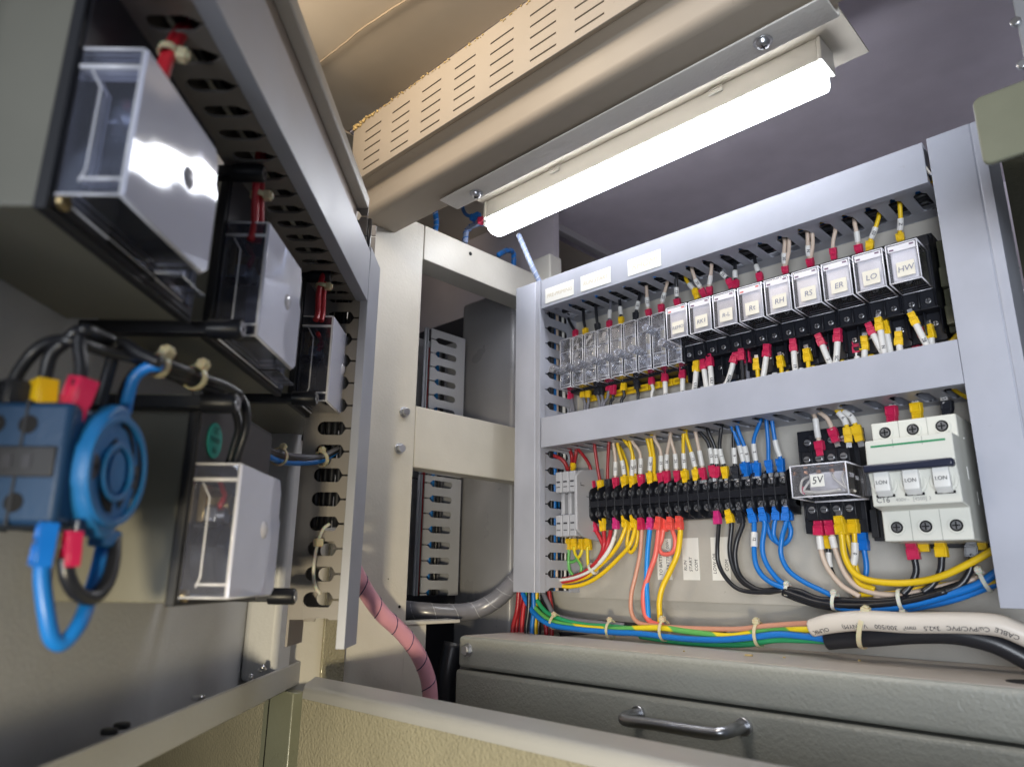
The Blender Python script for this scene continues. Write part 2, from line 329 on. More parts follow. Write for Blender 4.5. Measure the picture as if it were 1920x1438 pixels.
def panel_duct_h(x0, x1, z0, z1, label, sq, x00, pitch):
    t = thing('wiring_duct', label, 'cable duct', (x0, YB, z0), 'grey slotted wiring ducts on the mounting plate')
    m = MB().box((x0, YB-.0015, z0), (x1, YB, z1))
    finger_wall(m, (x0, YB-.002, z0), X, -Y, Z, x1-x0, pitch, x00-x0, .0044, .0125, .043, .0565, .06, sq=sq, tip=.007)
    finger_wall(m, (x0, YB-.002, z1-.0014), X, -Y, Z, x1-x0, pitch, x00-x0, .0044, .0125, .043, .0565, .06, sq=sq, tip=.007)
    obj('slotted_channel', m, PVC, t, .00025)
    obj('cover', MB().prism([(x0, YF, z0-.0012), (x0, YF, z1+.0012), (x0, YF+.008, z1+.0012), (x0, YF+.008, z1), (x0, YF+.0015, z1), (x0, YF+.0015, z0), (x0, YF+.008, z0), (x0, YF+.008, z0-.0012)], (x1-x0, 0, 0)), PVC, t, .0002)
    return t
TD = panel_duct_h(-.4572, -.1025, .2650, .2935, 'top horizontal grey wiring duct with three paper labels, above the relays', True, -.4313, .01678)
MD = panel_duct_h(-.4572, -.1000, .1222, .1490, 'middle horizontal grey wiring duct between the relays and the black terminal strip', True, -.4313, .01678)
# paper labels on the top duct
for i, (x0, x1, txt, lb) in enumerate(((-.4513, -.4142, 'PRE-PRIMING', 'white paper label with faded writing, leftmost on the top wiring duct'), (-.4055, -.3696, 'RUN START', 'white paper label with faded writing, middle of three on the top duct'), (-.3501, -.3146, 'RHOMI', 'white paper label with faded large writing, rightmost of three on the top duct'))):
    t = thing('paper_label', lb, 'label', (x0, YF-.0002, .2675), 'paper labels on the top duct')
    o = box('paper', (x0, YF-.00045, .2672), (x1, YF-.00012, .2832), PAPER, t, .0)
    text('writing', txt, .0056 if i < 2 else .0085, ((x0+x1)/2, YF-.00055, .2745), X, Z, PENCIL, t, .2)
# ------------------------------------------------------------------ plate labels, lower part
for (x0, x1, rows, lb) in ((-.3700, -.3550, ['TO BATTERY', 'TO BATTERY 00V-'], 'upright paper label handwritten TO BATTERY behind the blue and coral wires'), (-.3438, -.3276, ['RUN', 'START', 'COM'], 'upright paper label handwritten RUN START COM right of the yellow wire'), (-.3157, -.2990, ['LOW OIL', '', 'COM'], 'upright paper label handwritten LOW OIL COM behind the black wires')):
    t = thing('paper_label', lb, 'label', (x0, YB, 0), 'handwritten labels on the mounting plate')
    box('paper', (x0, YB-.00045, -.0006), (x1, YB-.0001, .0350), PAPER, t, 0)
    for k, s_ in enumerate(rows):
        if s_: text('writing', s_, .0042, (x0+(k+.6)*(x1-x0)/max(len(rows), 2)-.0005, YB-.0006, .0006+.0155*(.62+.05*len(s_)*.6)), Z, -X, INK, t, .15)
# DIN rails
t = tag(obj('din_rail', MB().box((-.458, .5665, .192), (-.105, .5695, .222)), STEEL, bevel=.0005), 'silver mounting rail behind the row of relays and fuse holders', 'rail')
t = tag(obj('din_rail', MB().box((-.458, .5665, .056), (-.105, .5695, .084)), STEEL, bevel=.0005), 'silver mounting rail behind the terminal strip and breaker', 'rail')
# ------------------------------------------------------------------ ceiling-hung beam, vent panel, lamp
BX0, BX1 = -.5285, .10
t = thing('lamp_beam', 'glossy tan steel beam crossing overhead behind the vented panel', 'beam', (BX0, .36, .322))
prof = [(.326, .3525), (.3345, .3505), (.3352, .3495), (.3352, .3300), (.3362, .3262), (.3388, .3236), (.3425, .3224), (.3750, .3224), (.3765, .3238), (.3765, .345), (.3745, .345), (.3745, .3250), (.3430, .3250), (.3402, .3260), (.3382, .3285), (.3376, .3310), (.3376, .3540), (.326, .3550)]
obj('beam_profile', MB().prism([(BX0, y, z) for y, z in prof], (BX1-BX0, 0, 0)), TAN, t, .0004, smooth=True)
obj('beam_upper_web', MB().box((BX0, .3765, .345), (BX1, .3785, .4595)), TAN, t)
vp = thing('vented_panel', 'tan sheet metal panel with rows of louvre slots hanging under the ceiling', 'vent panel', (BX0+.003, .322, .352))
# slotted sheet, built strip by strip so that the slots are real openings
vy0, vy1 = .3215, .3230
vm = MB()
zt, zb = .4135, .3522
XA = BX0+.001
cols = [(-.5085+i*.0418, -.5085+i*.0418+.0250) for i in range(13)]
def zrow(j): return .3585+j*.0098
rows = [(zrow(j), zrow(j)+.0016) for j in range(5)]
edges = [XA]
for a, b in cols: edges += [a, b]
edges.append(BX1)
for i in range(0, len(edges), 2): vm.box((edges[i], vy0, zb), (edges[i+1], vy1, zt))
for a, b in cols:
    zs = [zb]
    for p, q in rows: zs += [p, q]
    zs.append(zt)
    for i in range(0, len(zs), 2): vm.box((a, vy0, zs[i]), (b, vy1, zs[i+1]))
o = obj('slotted_sheet', vm, TAN, vp)
bm = bmesh.new(); bm.from_mesh(o.data); bmesh.ops.remove_doubles(bm, verts=bm.verts, dist=1e-5); bm.to_mesh(o.data); bm.free()
lv = MB()
for a, b in cols:
    for p, q in rows: lv.prism([(a, vy1, q), (a, vy1+.0035, p-.001), (a, vy1+.0042, p-.0005), (a, vy1+.0004, q+.0007)], (b-a, 0, 0))
obj('louvres', lv, TAN, vp)
obj('bottom_fold', MB().prism([(XA, vy0, zb), (XA, vy1, zb-.0004), (XA, .3262, .3530), (XA, .3262, .3545), (XA, .3225, .3540)], (BX1-XA, 0, 0)), TAN, vp, .0004)
obj('end_fold', MB().box((XA-.0015, vy0+.0004, zb+.0005), (XA-.0002, .352, .4100)), TAN, vp)
# foam sealant along the top edge
fm = MB()
for i in range(150):
    x = -.527+random.random()**2.4*.26; r_ = random.uniform(.0003, .0012)*(1.2 if x < -.48 else .8)
    c = Vector((x, .3210+random.uniform(-.0006, .0004), .4128+random.uniform(-.0026, .0008)*(1.5 if x < -.5 else .7)))
    q = [Vector((random.uniform(-1, 1), random.uniform(-.5, .5), random.uniform(-1, 1)))*r_*.8 for _ in range(4)]
    fm.tube([c-Vector((r_*1.3, 0, 0))+q[0], c-Vector((r_*.5, 0, 0))+q[1], c+Vector((r_*.5, 0, 0))+q[2], c+Vector((r_*1.4, 0, 0))+q[3]], [r_*.3, r_, r_*.7, r_*.2], 5)
tag(obj('foam_sealant', fm, mat('foam_sealant', (.62, .46, .2), .8, bump=.5, bscale=900), smooth='all'), 'crumbly yellow foam sealant along the vented panel top edge', 'sealant', kind='stuff')
t = tag(obj('brown_gasket', MB().tube([at(630, 270, 'y', .30), at(650, 300, 'y', .32), at(652, 350, 'y', .33)], .006, 12), mat('brown_rubber', (.12, .075, .03), .6), smooth=True), 'dark brown rubber edging between the door top rail and vented panel', 'gasket')
# mounting strip
st = thing('lamp_mounting_strip', 'hammered cream metal strip screwed under the tan beam above the lamp', 'bracket', (-.45, .372, .319))
obj('strip', MB().prism([(-.4440, .3611, .3205), (-.4440, .3611, .3193), (-.4440, .3815, .3190), (-.4440, .3838, .3205), (-.4440, .3845, .335), (-.4440, .3833, .335), (-.4440, .3826, .3212), (-.4440, .381, .3205)], (.3355, 0, 0)), mat('pale_strip_paint', (.82, .79, .74), .55, bump=.6, bscale=420, bdist=.0006, mott=.04), st, .0004)
for px, py in ((893, 362), (1430, 78)):
    c = at(px, py, 'z', .3188)
    s_ = obj('screw', MB().tube([c, c-Z*.0010], .0058, 20), STEEL, st, .0002)
    obj('screw_head', MB().tube([c-Z*.001, c-Z*.0030, c-Z*.0042], [.0042, .0038, .0022], 16), STEEL, s_, smooth=True)
    obj('cross_recess', MB().box((c.x-.0022, c.y-.0004, c.z-.0045), (c.x+.0022, c.y+.0004, c.z-.0040)).box((c.x-.0004, c.y-.0022, c.z-.0045), (c.x+.0004, c.y+.0022, c.z-.0040)), BLKM, s_)
# lamp
LX0, LX1 = -.4930, -.1490
lamp = thing('tube_lamp', 'long white tube lamp, lit, hanging under the beam', 'lamp', (-.32, .475, .38))
obj('base_plate', MB().box((-.500, .386, .3800), (-.1262, .5060, .3815)), CREAMS, lamp, .0003)
obj('housing', MB().prism([(LX0, .4640, .3798), (LX0, .4630, .3600), (LX0, .4880, .3600), (LX0, .4870, .3798)], (LX1-LX0, 0, 0)), mat('lamp_housing_plastic', (.86, .84, .79), .35), lamp, .0008)
dp = [(.4628, .3598), (.4632, .3515), (.4655, .3465), (.470, .3440), (.479, .3440), (.4845, .3465), (.4875, .3520), (.4880, .3598)]
obj('diffuser', MB().prism([(LX0+.001, y, z) for y, z in dp], (LX1-LX0-.002, 0, 0)), LAMP, lamp, .0022, seg=3)
obj('end_cap', MB().prism([(LX1, y, z) for y, z in [(.4632, .3798), (.4622, .3600), (.4890, .3600), (.4878, .3798)]], (.003, 0, 0)), mat('lamp_housing_plastic', (.86, .84, .79), .35), lamp, .0006)
obj('end_cap', MB().prism([(LX0, y, z) for y, z in [(.4632, .3798), (.4622, .3600), (.4890, .3600), (.4878, .3798)]], (-.003, 0, 0)), mat('lamp_housing_plastic', (.86, .84, .79), .35), lamp, .0006)
for px, py in ((1040, 322), (1342, 168)):
    c = at(px, py, 'y', .4627); obj('retaining_clip', MB().box((c.x-.006, .4610, .3735), (c.x+.006, .4632, .3765)).box((c.x-.006, .4616, .3775), (c.x+.006, .4632, .3788)), mat('lamp_housing_plastic', (.86, .84, .79), .35), lamp, .0004)
c = at(897, 400, 'y', .474)
obj('inlet_boss', MB().box((-.503, .469, .357), (-.4960, .481, .366)), mat('lamp_housing_plastic', (.86, .84, .79), .35), lamp, .001)
# lamp connectors and leads
for cl, px, py, path, lb in (('blue', 892, 406, [(892, 406), (876, 404), (868, 392), (866, 375)], 'small blue crimp connector on the blue lead at the left end of the lamp'), ('red', 907, 412, [(907, 413), (890, 424), (874, 432), (870, 455)], 'small red crimp connector on the pale lead below the blue one at the lamp end')):
    yy = .476 if cl == 'blue' else .472
    t = thing('lamp_lead', lb, 'wire', at(px, py, 'y', yy))
    P_ = [at(a, b, 'y', yy+i*.006) for i, (a, b) in enumerate(path)]
    obj('insulation', MB().tube(spline(P_), .0021, 8), WIREC['blue'] if cl == 'blue' else HOSEL, t, smooth=True)
    c = at(px, py, 'y', yy); obj('crimp_sleeve', MB().box((c.x-.0058, c.y-.003, c.z-.0030), (c.x+.0058, c.y+.003, c.z+.0030)).box((c.x-.0068, c.y-.0034, c.z-.0036), (c.x-.003, c.y+.0034, c.z+.0036)), BOOTC[cl], t, .0007)
# spiral wrapped loom from the ceiling
def spiral(P_, r, turns, th, n=10):
    sp_ = spline(P_, 10); m = len(sp_); out = []
    for i in range(m):
        T = (sp_[min(i+1, m-1)]-sp_[max(0, i-1)]).normalized()
        a = T.cross(Vector((.3, .2, .93))).normalized(); b = T.cross(a)
        out.append((sp_[i], a, b))
    q = []; K = max(turns*n, 20)
    for k in range(int(K)+1):
        f = k/K*(m-1); i = min(int(f), m-2); t = f-i
        c = out[i][0].lerp(out[i+1][0], t); a = out[i][1].lerp(out[i+1][1], t); b = out[i][2].lerp(out[i+1][2], t)
        ph = 2*math.pi*turns*k/K; q.append(c+(a*math.cos(ph)+b*math.sin(ph))*r)
    return q
def hose(name, lb, P_, r, m1, m2, turns, th=.0006, cat='hose', inner=None):
    t = thing(name, lb, cat, P_[0])
    obj('wrap', MB().tube(spline(P_, 10), r, 20), m1, t, smooth='all')
    obj('spiral_edge', MB().tube(spiral(P_, r+th*.2, turns, th), th, 5), m2, t, smooth='all')
    if inner:
        for k, (mm, dx) in enumerate(inner):
            obj('wire_streak', MB().tube([p for p in spiral(P_, r*.62, .6+.2*k, .001)], r*.42, 8), mm, t, smooth='all')
    return t
hose('spiral_wrapped_loom', 'thin pale blue spiral wrapped cable hanging from the lamp to the top duct', [at(972, 440, 'y', .52), at(985, 470, 'y', .525), at(998, 500, 'y', .53), at(1012, 530, 'y', .54)], .0028, HOSEL, WPLA, 9, .0004, 'cable')
hose('spiral_wrapped_loom', 'short blue and white spiral wrapped cable curling behind the frame top rail', [at(935, 478, 'x', -.545), at(950, 470, 'x', -.55), at(962, 474, 'x', -.555), at(963, 500, 'x', -.56)], .003, WIREC['blue'], HOSEB, 5, .0005, 'cable')
hose('spiral_wrapped_loom', 'blue spiral wrapped cable rising behind the frame top rail under the lamp end', [at(872, 455, 'x', -.545), at(876, 432, 'x', -.545), at(893, 420, 'x', -.53), at(912, 418, 'x', -.51)], .003, HOSEL, WIREC['blue'], 6, .0006, 'cable')
hose('spiral_wrapped_loom', 'stub of blue cable peeping out beside the end of the tan beam', [at(814, 440, 'x', -.56), at(818, 420, 'x', -.56), at(816, 395, 'x', -.56)], .003, WIREC['blue'], HOSEL, 4, .0005, 'cable')
# ------------------------------------------------------------------ relays and sockets
RX = [-.3120+i*.02222 for i in range(9)]
RW, RZ0, RZ1, RF, RB = .0196, .1975, .2258, .510, .536
names = ['REMO', 'RK1', 'RK', 'Vt', 'R-H', 'RS', 'ER', 'LO', 'HW']
names = ['REMO', 'RK1', 'R-L', 'Rt', 'RH', 'RS', 'ER', 'LO', 'HW']
def make_socket():
    x0 = RX[0]; t = thing('relay_socket', '', 'socket', (x0+RW/2, .565, .165), 'black relay sockets in the upper row')
    xa, xb = x0-.0008, x0+.0212
    m = MB().box((xa, .548, .163), (xb, .566, .244)).box((xa, .5365, .1835), (xb, .548, .2300)).box((xa, .5365, .2300), (xb, .548, .2390))
    for k in range(3): m.box((xa+k*.0105, .541, .1665), (xa+k*.0105+.0011, .548, .1835)); m.box((xa+k*.0105, .533, .1845), (xa+k*.0105+.0011, .5365, .1965))
    obj('socket_body', m, BLK, t, .0006)
    for k in range(2):
        cx_ = xa+.0058+k*.0105
        for (yy, zz) in ((.5365, .1890), (.548, .1755)):
            o = obj('terminal_screw', MB().tube([(cx_, yy, zz), (cx_, yy-.0010, zz)], .0020, 14), STEEL, t, .0003)
            obj('screw_slot', MB().box((cx_-.0016, yy-.0012, zz-.0003), (cx_+.0016, yy-.0008, zz+.0003)).box((cx_-.0003, yy-.00125, zz-.0016), (cx_+.0003, yy-.0008, zz+.0016)), HOLE, o)
    return t
def make_relay(i):
    x0 = RX[0]; t = thing('relay', '', 'relay', (x0+RW/2, RB, RZ0), 'clear plug-in relays in the upper row')
    x1 = x0+RW
    # thin walled clear case, open at the back
    w = .0009
    m = MB().box((x0, RF, RZ0), (x1, RF+w, RZ1)).box((x0, RF+w, RZ0), (x0+w, RB, RZ1)).box((x1-w, RF+w, RZ0), (x1, RB, RZ1)).box((x0+w, RF+w, RZ0), (x1-w, RB, RZ0+w)).box((x0+w, RF+w, RZ1-w), (x1-w, RB, RZ1))
    obj('clear_case', m, CLR, t)
    e = .00045; mm = MB()
    for (xx, zz) in ((x0, RZ0), (x1, RZ0), (x0, RZ1), (x1, RZ1)): mm.tube([(xx, RF, zz), (xx, RB, zz)], e, 6)
    for zz in (RZ0, RZ1):
        mm.tube([(x0, RF, zz), (x1, RF, zz)], e, 6); mm.tube([(x0, RB, zz), (x1, RB, zz)], e*1.3, 6)
    for xx in (x0, x1): mm.tube([(xx, RF, RZ0), (xx, RF, RZ1)], e, 6)
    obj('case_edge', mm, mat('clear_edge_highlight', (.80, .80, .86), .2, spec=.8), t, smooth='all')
    c = obj('coil_block', MB().box((x0+.0014, RF+.0026, RZ0+.0016), (x1-.0014, RB-.002, RZ1-.0016)), COIL, t, .0012)
    obj('contact_strip', MB().box((x0+.003, RF+.0062, RZ0+.0011), (x1-.003, RB-.006, RZ0+.0022)), mat('contact_pale', (.78, .73, .70), .4, mott=.3), c, .0003)
    obj('base', MB().box((x0-.0004, RB-.0005, RZ0-.0008), (x1+.0004, RB+.0008, RZ1+.0006)), BLKM, t)
    obj('top_print', MB().box((x0+.0012, RF-.0002, RZ1-.0056), (x1-.0010, RF-.00005, RZ1-.0010)), mat('white_print', (.74, .73, .78), .5), t)
    hot = mat('red_print', (.70, .12, .10), .5) if i in (0, 3) else mat('purple_print', (.12, .05, .12), .5)
    tm = MB()
    for dx in (.0020, .0148):
        tm.box((x0+dx, RF-.00035, RZ1-.0046+(.0016 if dx > .01 else 0)), (x0+dx+.0028, RF-.0002, RZ1-.0046+.0011+(.0016 if dx > .01 else 0)))
    obj('rating_mark', tm, hot, t)
    return t
def attach_label(t, i, dx):
    root = wloc(t); x0 = root.x-RW/2
    o = obj('name_sticker', MB().box((x0+.0052, RF-.0004, RZ0+.0035), (x0+.0165, RF-.0001, RZ0+.0142)), PAPERY, t, .0009)
    text('handwriting', names[i], .0058 if len(names[i]) < 3 else (.0048 if len(names[i]) == 3 else .0040), (x0+.0108, RF-.0006, RZ0+.0088), X+Z*.05, Z, INKB, o, .15)
s0 = make_socket(); r0 = make_relay(1); rh = make_relay(0)
for i in range(9):
    d = Vector((RX[i]-RX[0], 0, 0))
    s = s0 if i == 0 else copy_tree(s0, None, d)
    s['label'] = 'black relay socket with silver screws under the %s relay' % ('clear %s' % names[i])
    src = rh if i in (0, 3) else r0
    if i == 0: t_ = rh
    elif i == 1: t_ = r0; t_.location = Vector(r0.location)+d
    else:
        base = Vector(src.location); t_ = copy_tree(src, None, (0, 0, 0)); t_.location = (RX[i]+RW/2, RB, RZ0)
        for ch in list(t_.children):
            if ch.name.startswith('name_sticker'):
                for g_ in list(ch.children): bpy.data.objects.remove(g_)
                bpy.data.objects.remove(ch)
    t_['label'] = 'clear relay with a sticker handwritten %s%s' % (names[i], ', red print at its top' if i in (0, 3) else '')
    attach_label(t_, i, 0)
# end stop at the right of the sockets
tag(obj('rail_end_stop', MB().box((-.1120, .552, .168), (-.1060, .566, .238)).box((-.1115, .545, .20), (-.1065, .552, .215)).box((-.1115, .545, .172), (-.1065, .552, .186)), mat('olive_plastic', (.10, .10, .06), .35, bump=.4, bscale=700), bevel=.0005), 'olive plastic end stop at the right end of the relay rail', 'end stop')
# ------------------------------------------------------------------ clear fuse holders
def make_fuse():
    x0 = -.4492; t = thing('fuse_holder', '', 'fuse holder', (x0+.0068, .566, .182), 'clear plastic fuse holders left of the relays')
    x1 = x0+.0136
    obj('black_base', MB().box((x0-.0002, .546, .1805), (x1+.0010, .566, .2300)).box((x1-.0002, .534, .1815), (x1+.0006, .546, .2270)), BLK, t, .0005)
    obj('inner_shell', MB().box((x0+.0012, .5412, .1840), (x1-.0018, .5458, .2310)), mat('pale_lavender_plastic', (.78, .80, .90), .35, mott=.1), t, .0005)
    m = MB().box((x0, .5300, .1822), (x1, .5312, .2325)).box((x0, .5312, .1822), (x0+.0009, .546, .2325)).box((x1-.0014, .5312, .1822), (x1-.0005, .546, .2325)).box((x0+.0009, .5312, .1822), (x1-.0014, .546, .1834)).box((x0+.0009, .5312, .2313), (x1-.0014, .546, .2325))
    m.box((x0+.0015, .5285, .1845), (x1-.002, .5300, .1960)).box((x0+.0015, .5285, .2180), (x1-.002, .5300, .2300)).box((x0+.0022, .5278, .1965), (x1-.0028, .530, .2170))
    obj('clear_cover', m, CLRB, t, .0005)
    e = .00035; mm = MB()
    for xx in (x0, x1-.0004):
        mm.tube([(xx, .5300, .1822), (xx, .5300, .2325)], e, 5); mm.tube([(xx, .5300, .1822), (xx, .546, .1822)], e, 5); mm.tube([(xx, .5300, .2325), (xx, .546, .2325)], e, 5)
    for zz in (.1822, .1850, .1955, .2185, .2325): mm.tube([(x0, .5298, zz), (x1, .5298, zz)], e, 5)
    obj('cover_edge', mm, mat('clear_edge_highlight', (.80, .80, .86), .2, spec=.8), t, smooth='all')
    for zz in (.1900, .2250):
        obj('contact_screw', MB().tube([(x0+.0065, .5412, zz), (x0+.0065, .5350, zz)], .0030, 14), STEEL, t, .0004)
    obj('contact_plate', MB().box((x0+.003, .5385, .1965), (x1-.0035, .5411, .2040)).box((x0+.0035, .537, .2100), (x1-.004, .5411, .2190)), mat('contact_cream', (.82, .76, .60), .3, metal=.2), t, .0006)
    return t
def make_knob(tipz, long=.021):
    x0 = -.4492; cx_ = x0+.0066
    kx = MB(); n = 40; vs = []
    for yy, sc_ in ((.5300, .80), (.5130, .86), (.5095, .80)):
        for k in range(n):
            a = 2*math.pi*k/n; r_ = .0043*sc_*(1 if k % 2 else .93); vs.append((cx_+r_*math.cos(a), yy, tipz+r_*math.sin(a)))
    fs = [(i*n+k, i*n+(k+1) % n, (i+1)*n+(k+1) % n, (i+1)*n+k) for i in range(2) for k in range(n)]+[tuple(range(2*n, 3*n))]
    kx.add(vs, fs); kx.ring((cx_, .5090, tipz), (0, 1, 0), .0024, .0034, .0006, 24); return kx
f0 = make_fuse()
kz = [at(p_[0], p_[1], 'y', .508).z for p_ in ((1042, 689), (1066, 682), (1090, 676), (1114, 670), (1137, 664), (1165, 657), (1189, 651), (1206, 615), (1244, 639))]
for i in range(9):
    d = Vector((i*.01562, 0, 0)); f = f0 if i == 0 else copy_tree(f0, None, d)
    if i == 0: pass
    f['label'] = '%s clear fuse holder %s' % (['narrow', 'slim', 'slim', 'slim', 'slim', 'slim', 'slim', 'slim', 'lone'][i], ['at the far left end of the row of nine', 'second from the left in the row of nine', 'third from the left in the row of nine', 'fourth from the left in the row of nine', 'in the middle of the row of nine', 'sixth from the left in the row of nine', 'seventh from the left in the row of nine', 'eighth from the left, left of the black gap', 'directly under the left edge of the REMO relay'][i])
for i, f in enumerate([o for o in col.objects if o.name.startswith('fuse_holder') and o.parent is None]):
    kb = make_knob(kz[i]); dx = f.location.x-f0.location.x
    kb.v = [v+Vector((dx, 0, 0)) for v in kb.v]
    obj('clear_knob', kb, RIB, f, smooth=True)
# yellow marker strip behind the fuse holders
ys = thing('yellow_marker_strip', 'yellow marker strip running under the clear fuse holders', 'marker strip', (-.40, .56, .174))
m = MB(); mi = MB()
for k in range(11):
    x0 = -.4450+k*.0132; m.box((x0, .5605, .1725), (x0+.0124, .5630, .1790)); mi.box((x0+.0022, .5602, .1745), (x0+.0100, .5605, .1770))
m.box((-.4450, .563, .1735), (-.3000, .5645, .178)); obj('marker_body', m, BOOTC['yellow'], ys, .0004); obj('marker_window', mi, mat('amber_window', (.50, .30, .01), .5), ys)
# ------------------------------------------------------------------ black terminal strip
ts = thing('terminal_strip', 'long black barrier terminal strip with a row of screws above and below', 'terminal strip', (-.333, .566, .052))
TX0, TX1, NP = -.4335, -.2335, 21
tp = (TX1-TX0)/NP
m = MB().box((TX0, .5500, .0560), (TX1, .5660, .0790)).box((TX0, .5420, .0640), (TX1, .5500, .0700)).box((TX0, .556, .050), (TX1, .566, .084))
for k in range(NP+1):
    x = TX0+k*tp
    m.prism([(x-.0007, .5415, .0640), (x-.0007, .5415, .0560), (x-.0007, .5440, .0525), (x-.0007, .5520, .0500), (x-.0007, .5560, .0505), (x-.0007, .5560, .0850), (x-.0007, .5520, .0850), (x-.0007, .5440, .0818), (x-.0007, .5415, .0780), (x-.0007, .5415, .0700)], (.0014, 0, 0))
obj('barrier_body', m, BLK, ts, .0003)
for k in range(NP):
    x = TX0+(k+.5)*tp
    for z in (.0585, .0755):
        o = obj('terminal_screw', MB().tube([(x, .5500, z), (x, .5475, z), (x, .5468, z)], [.0031, .0031, .0024], 16), STEEL, ts, .0002)
        a = random.uniform(0, 3); ca, sa = math.cos(a)*.0021, math.sin(a)*.0021; q = .0003
        obj('cross_recess', MB().prism([(x-ca-q, .5464, z-sa), (x+ca-q, .5464, z+sa), (x+ca+q, .5464, z+sa), (x-ca+q, .5464, z-sa)], (0, .0008, 0)).prism([(x-sa-q, .5464, z+ca), (x+sa-q, .5464, z-ca), (x+sa+q, .5464, z-ca), (x-sa+q, .5464, z+ca)], (0, .0008, 0)), HOLE, o)
# ------------------------------------------------------------------ grey terminal blocks
g = thing('grey_terminal_block', 'cluster of light grey rail terminals with a slanted end plate, left of the black strip', 'terminal block', (-.45, .566, .037))
for k in range(3):
    x0 = -.4655+k*.0085; x1 = x0+.0078
    x0 += .0115; x1 += .0115
    m = MB().box((x0, .540, .040), (x1, .566, .096)).box((x0, .527, .0785), (x1, .540, .0985)).box((x0, .527, .0375), (x1, .540, .0575)).box((x0+.0018, .533, .0575), (x1-.0018, .540, .0785))
    o = obj('terminal_module', m, LGREY, g, .0009)
    obj('screw_opening', MB().box((x0+.0018, .5266, .0880), (x1-.0018, .5272, .0895)).box((x0+.0018, .5266, .0835), (x1-.0018, .5272, .0842)).box((x0+.0018, .5266, .0490), (x1-.0018, .5272, .0505)).box((x0+.0018, .5266, .0430), (x1-.0018, .5272, .0437)), DKG, o)
x0 = -.4280
obj('end_plate', MB().prism([(x0, .5235, .0430), (x0, .5235, .0930), (x0, .530, .0985), (x0, .566, .1035), (x0, .5670, .0320), (x0, .533, .0372)], (.0032, 0, 0)), LGREY, g, .0008)
obj('moulded_mark', MB().box((x0+.0032, .530, .0840), (x0+.0034, .535, .0846)).box((x0+.0032, .5295, .0840), (x0+.0034, .530, .0870)).box((x0+.0032, .538, .0740), (x0+.0034, .542, .0746)), DKG, g)
# ------------------------------------------------------------------ 5 V relay on its socket
t = thing('relay_socket', 'black multi-pole socket with screw terminals left of the breaker, under the 5V relay', 'socket', (-.20, .566, .035))
m = MB().box((-.2250, .550, .034), (-.1800, .566, .112)).box((-.2200, .541, .043), (-.1835, .550, .0560)).box((-.2200, .541, .079), (-.1835, .550, .094)).box((-.2150, .545, .094), (-.1835, .550, .108))
for k in range(5): m.box((-.2200+k*.00895, .5385, .0445), (-.2200+k*.00895+.001, .542, .056)); m.box((-.2200+k*.00895, .5385, .0815), (-.2200+k*.00895+.001, .542, .094))
obj('socket_body', m, BLK, t, .0006)
for k in range(4):
    x = -.2150+k*.00895
    for yy, zz in ((.541, .0505), (.541, .088), (.545, .1015)):
        o = obj('terminal_screw', MB().tube([(x, yy, zz), (x, yy-.0015, zz)], .0026, 14), STEEL, t, .0003)
        obj('screw_slot', MB().box((x-.002, yy-.0018, zz-.0003), (x+.002, yy-.0014, zz+.0003)), HOLE, o)
rv = thing('relay', 'large clear relay with white looping leads and a sticker handwritten 5V', 'relay', (-.192, .536, .0555))
x0, x1, z0, z1, ya, yb = -.2115, -.1735, .0560, .0778, .500, .538
w = .001
obj('clear_case', MB().box((x0, ya, z0), (x1, ya+w, z1)).box((x0, ya+w, z0), (x0+w, yb, z1)).box((x1-w, ya+w, z0), (x1, yb, z1)).box((x0+w, ya+w, z0), (x1-w, yb, z0+w)).box((x0+w, ya+w, z1-w), (x1-w, yb, z1)), CLR5, rv)
mm = MB(); e = .0005
for xx in (x0, x1):
    mm.tube([(xx, ya, z0), (xx, ya, z1)], e, 6)
    for zz in (z0, z1): mm.tube([(xx, ya, zz), (xx, yb, zz)], e, 6)
for zz in (z0, z1): mm.tube([(x0, ya, zz), (x1, ya, zz)], e, 6); mm.tube([(x0, yb, zz), (x1, yb, zz)], e*1.4, 6)
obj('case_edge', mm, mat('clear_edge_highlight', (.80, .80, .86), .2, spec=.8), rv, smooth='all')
obj('coil_block', MB().box((x0+.006, .516, z0+.0035), (x1-.006, .534, z1-.0035)), COIL, rv, .001)
obj('yoke', MB().box((x0+.003, .526, z0+.002), (x1-.003, .537, z1-.002)), BLKM, rv, .0006)
for a, b in (((.0045, .0165), (.0035, .0045)), ((.0135, .0185), (.0055, .0050)), ((.0215, .0185), (.0335, .0055)), ((.0300, .0185), (.0345, .0060))):
    P_ = [(x0+a[0], .520, z0+a[1]), (x0+a[0]*.6+b[0]*.4, .509, z0+.0125), (x0+b[0], .507, z0+b[1]), (x0+b[0]+.004, .512, z0+.0028)]
    obj('lead', MB().tube(spline(P_), .00085, 7), mat('cream_lead', (.74, .70, .60), .4), rv, smooth='all')
obj('lead', MB().tube(spline([(x0+.006, .507, z0+.0045), (x0+.018, .506, z0+.0030), (x0+.031, .507, z0+.0042)]), .0011, 7), mat('cream_lead', (.74, .70, .60), .4), rv, smooth='all')
obj('soldered_joint', MB().tube([(x0+.0045, .508, z0+.003), (x0+.0055, .508, z0+.008)], .0013, 8), BOOTC['red'], rv)
for k in range(4): obj('contact_tip', MB().tube([(x0+.0048+k*.0092, .515, z1-.002), (x0+.0048+k*.0092, .515, z1-.0042)], .0016, 10), mat('copper', (.50, .24, .12), .35, metal=.8), rv)
o = obj('name_sticker', MB().box((x0+.0135, ya-.0004, z0+.0063), (x0+.0230, ya-.0001, z0+.0148)), PAPER, rv, .001)
text('handwriting', '5V', .0068, (x0+.0182, ya-.0006, z0+.0106), X+Z*.08, Z, INK, o, .2)
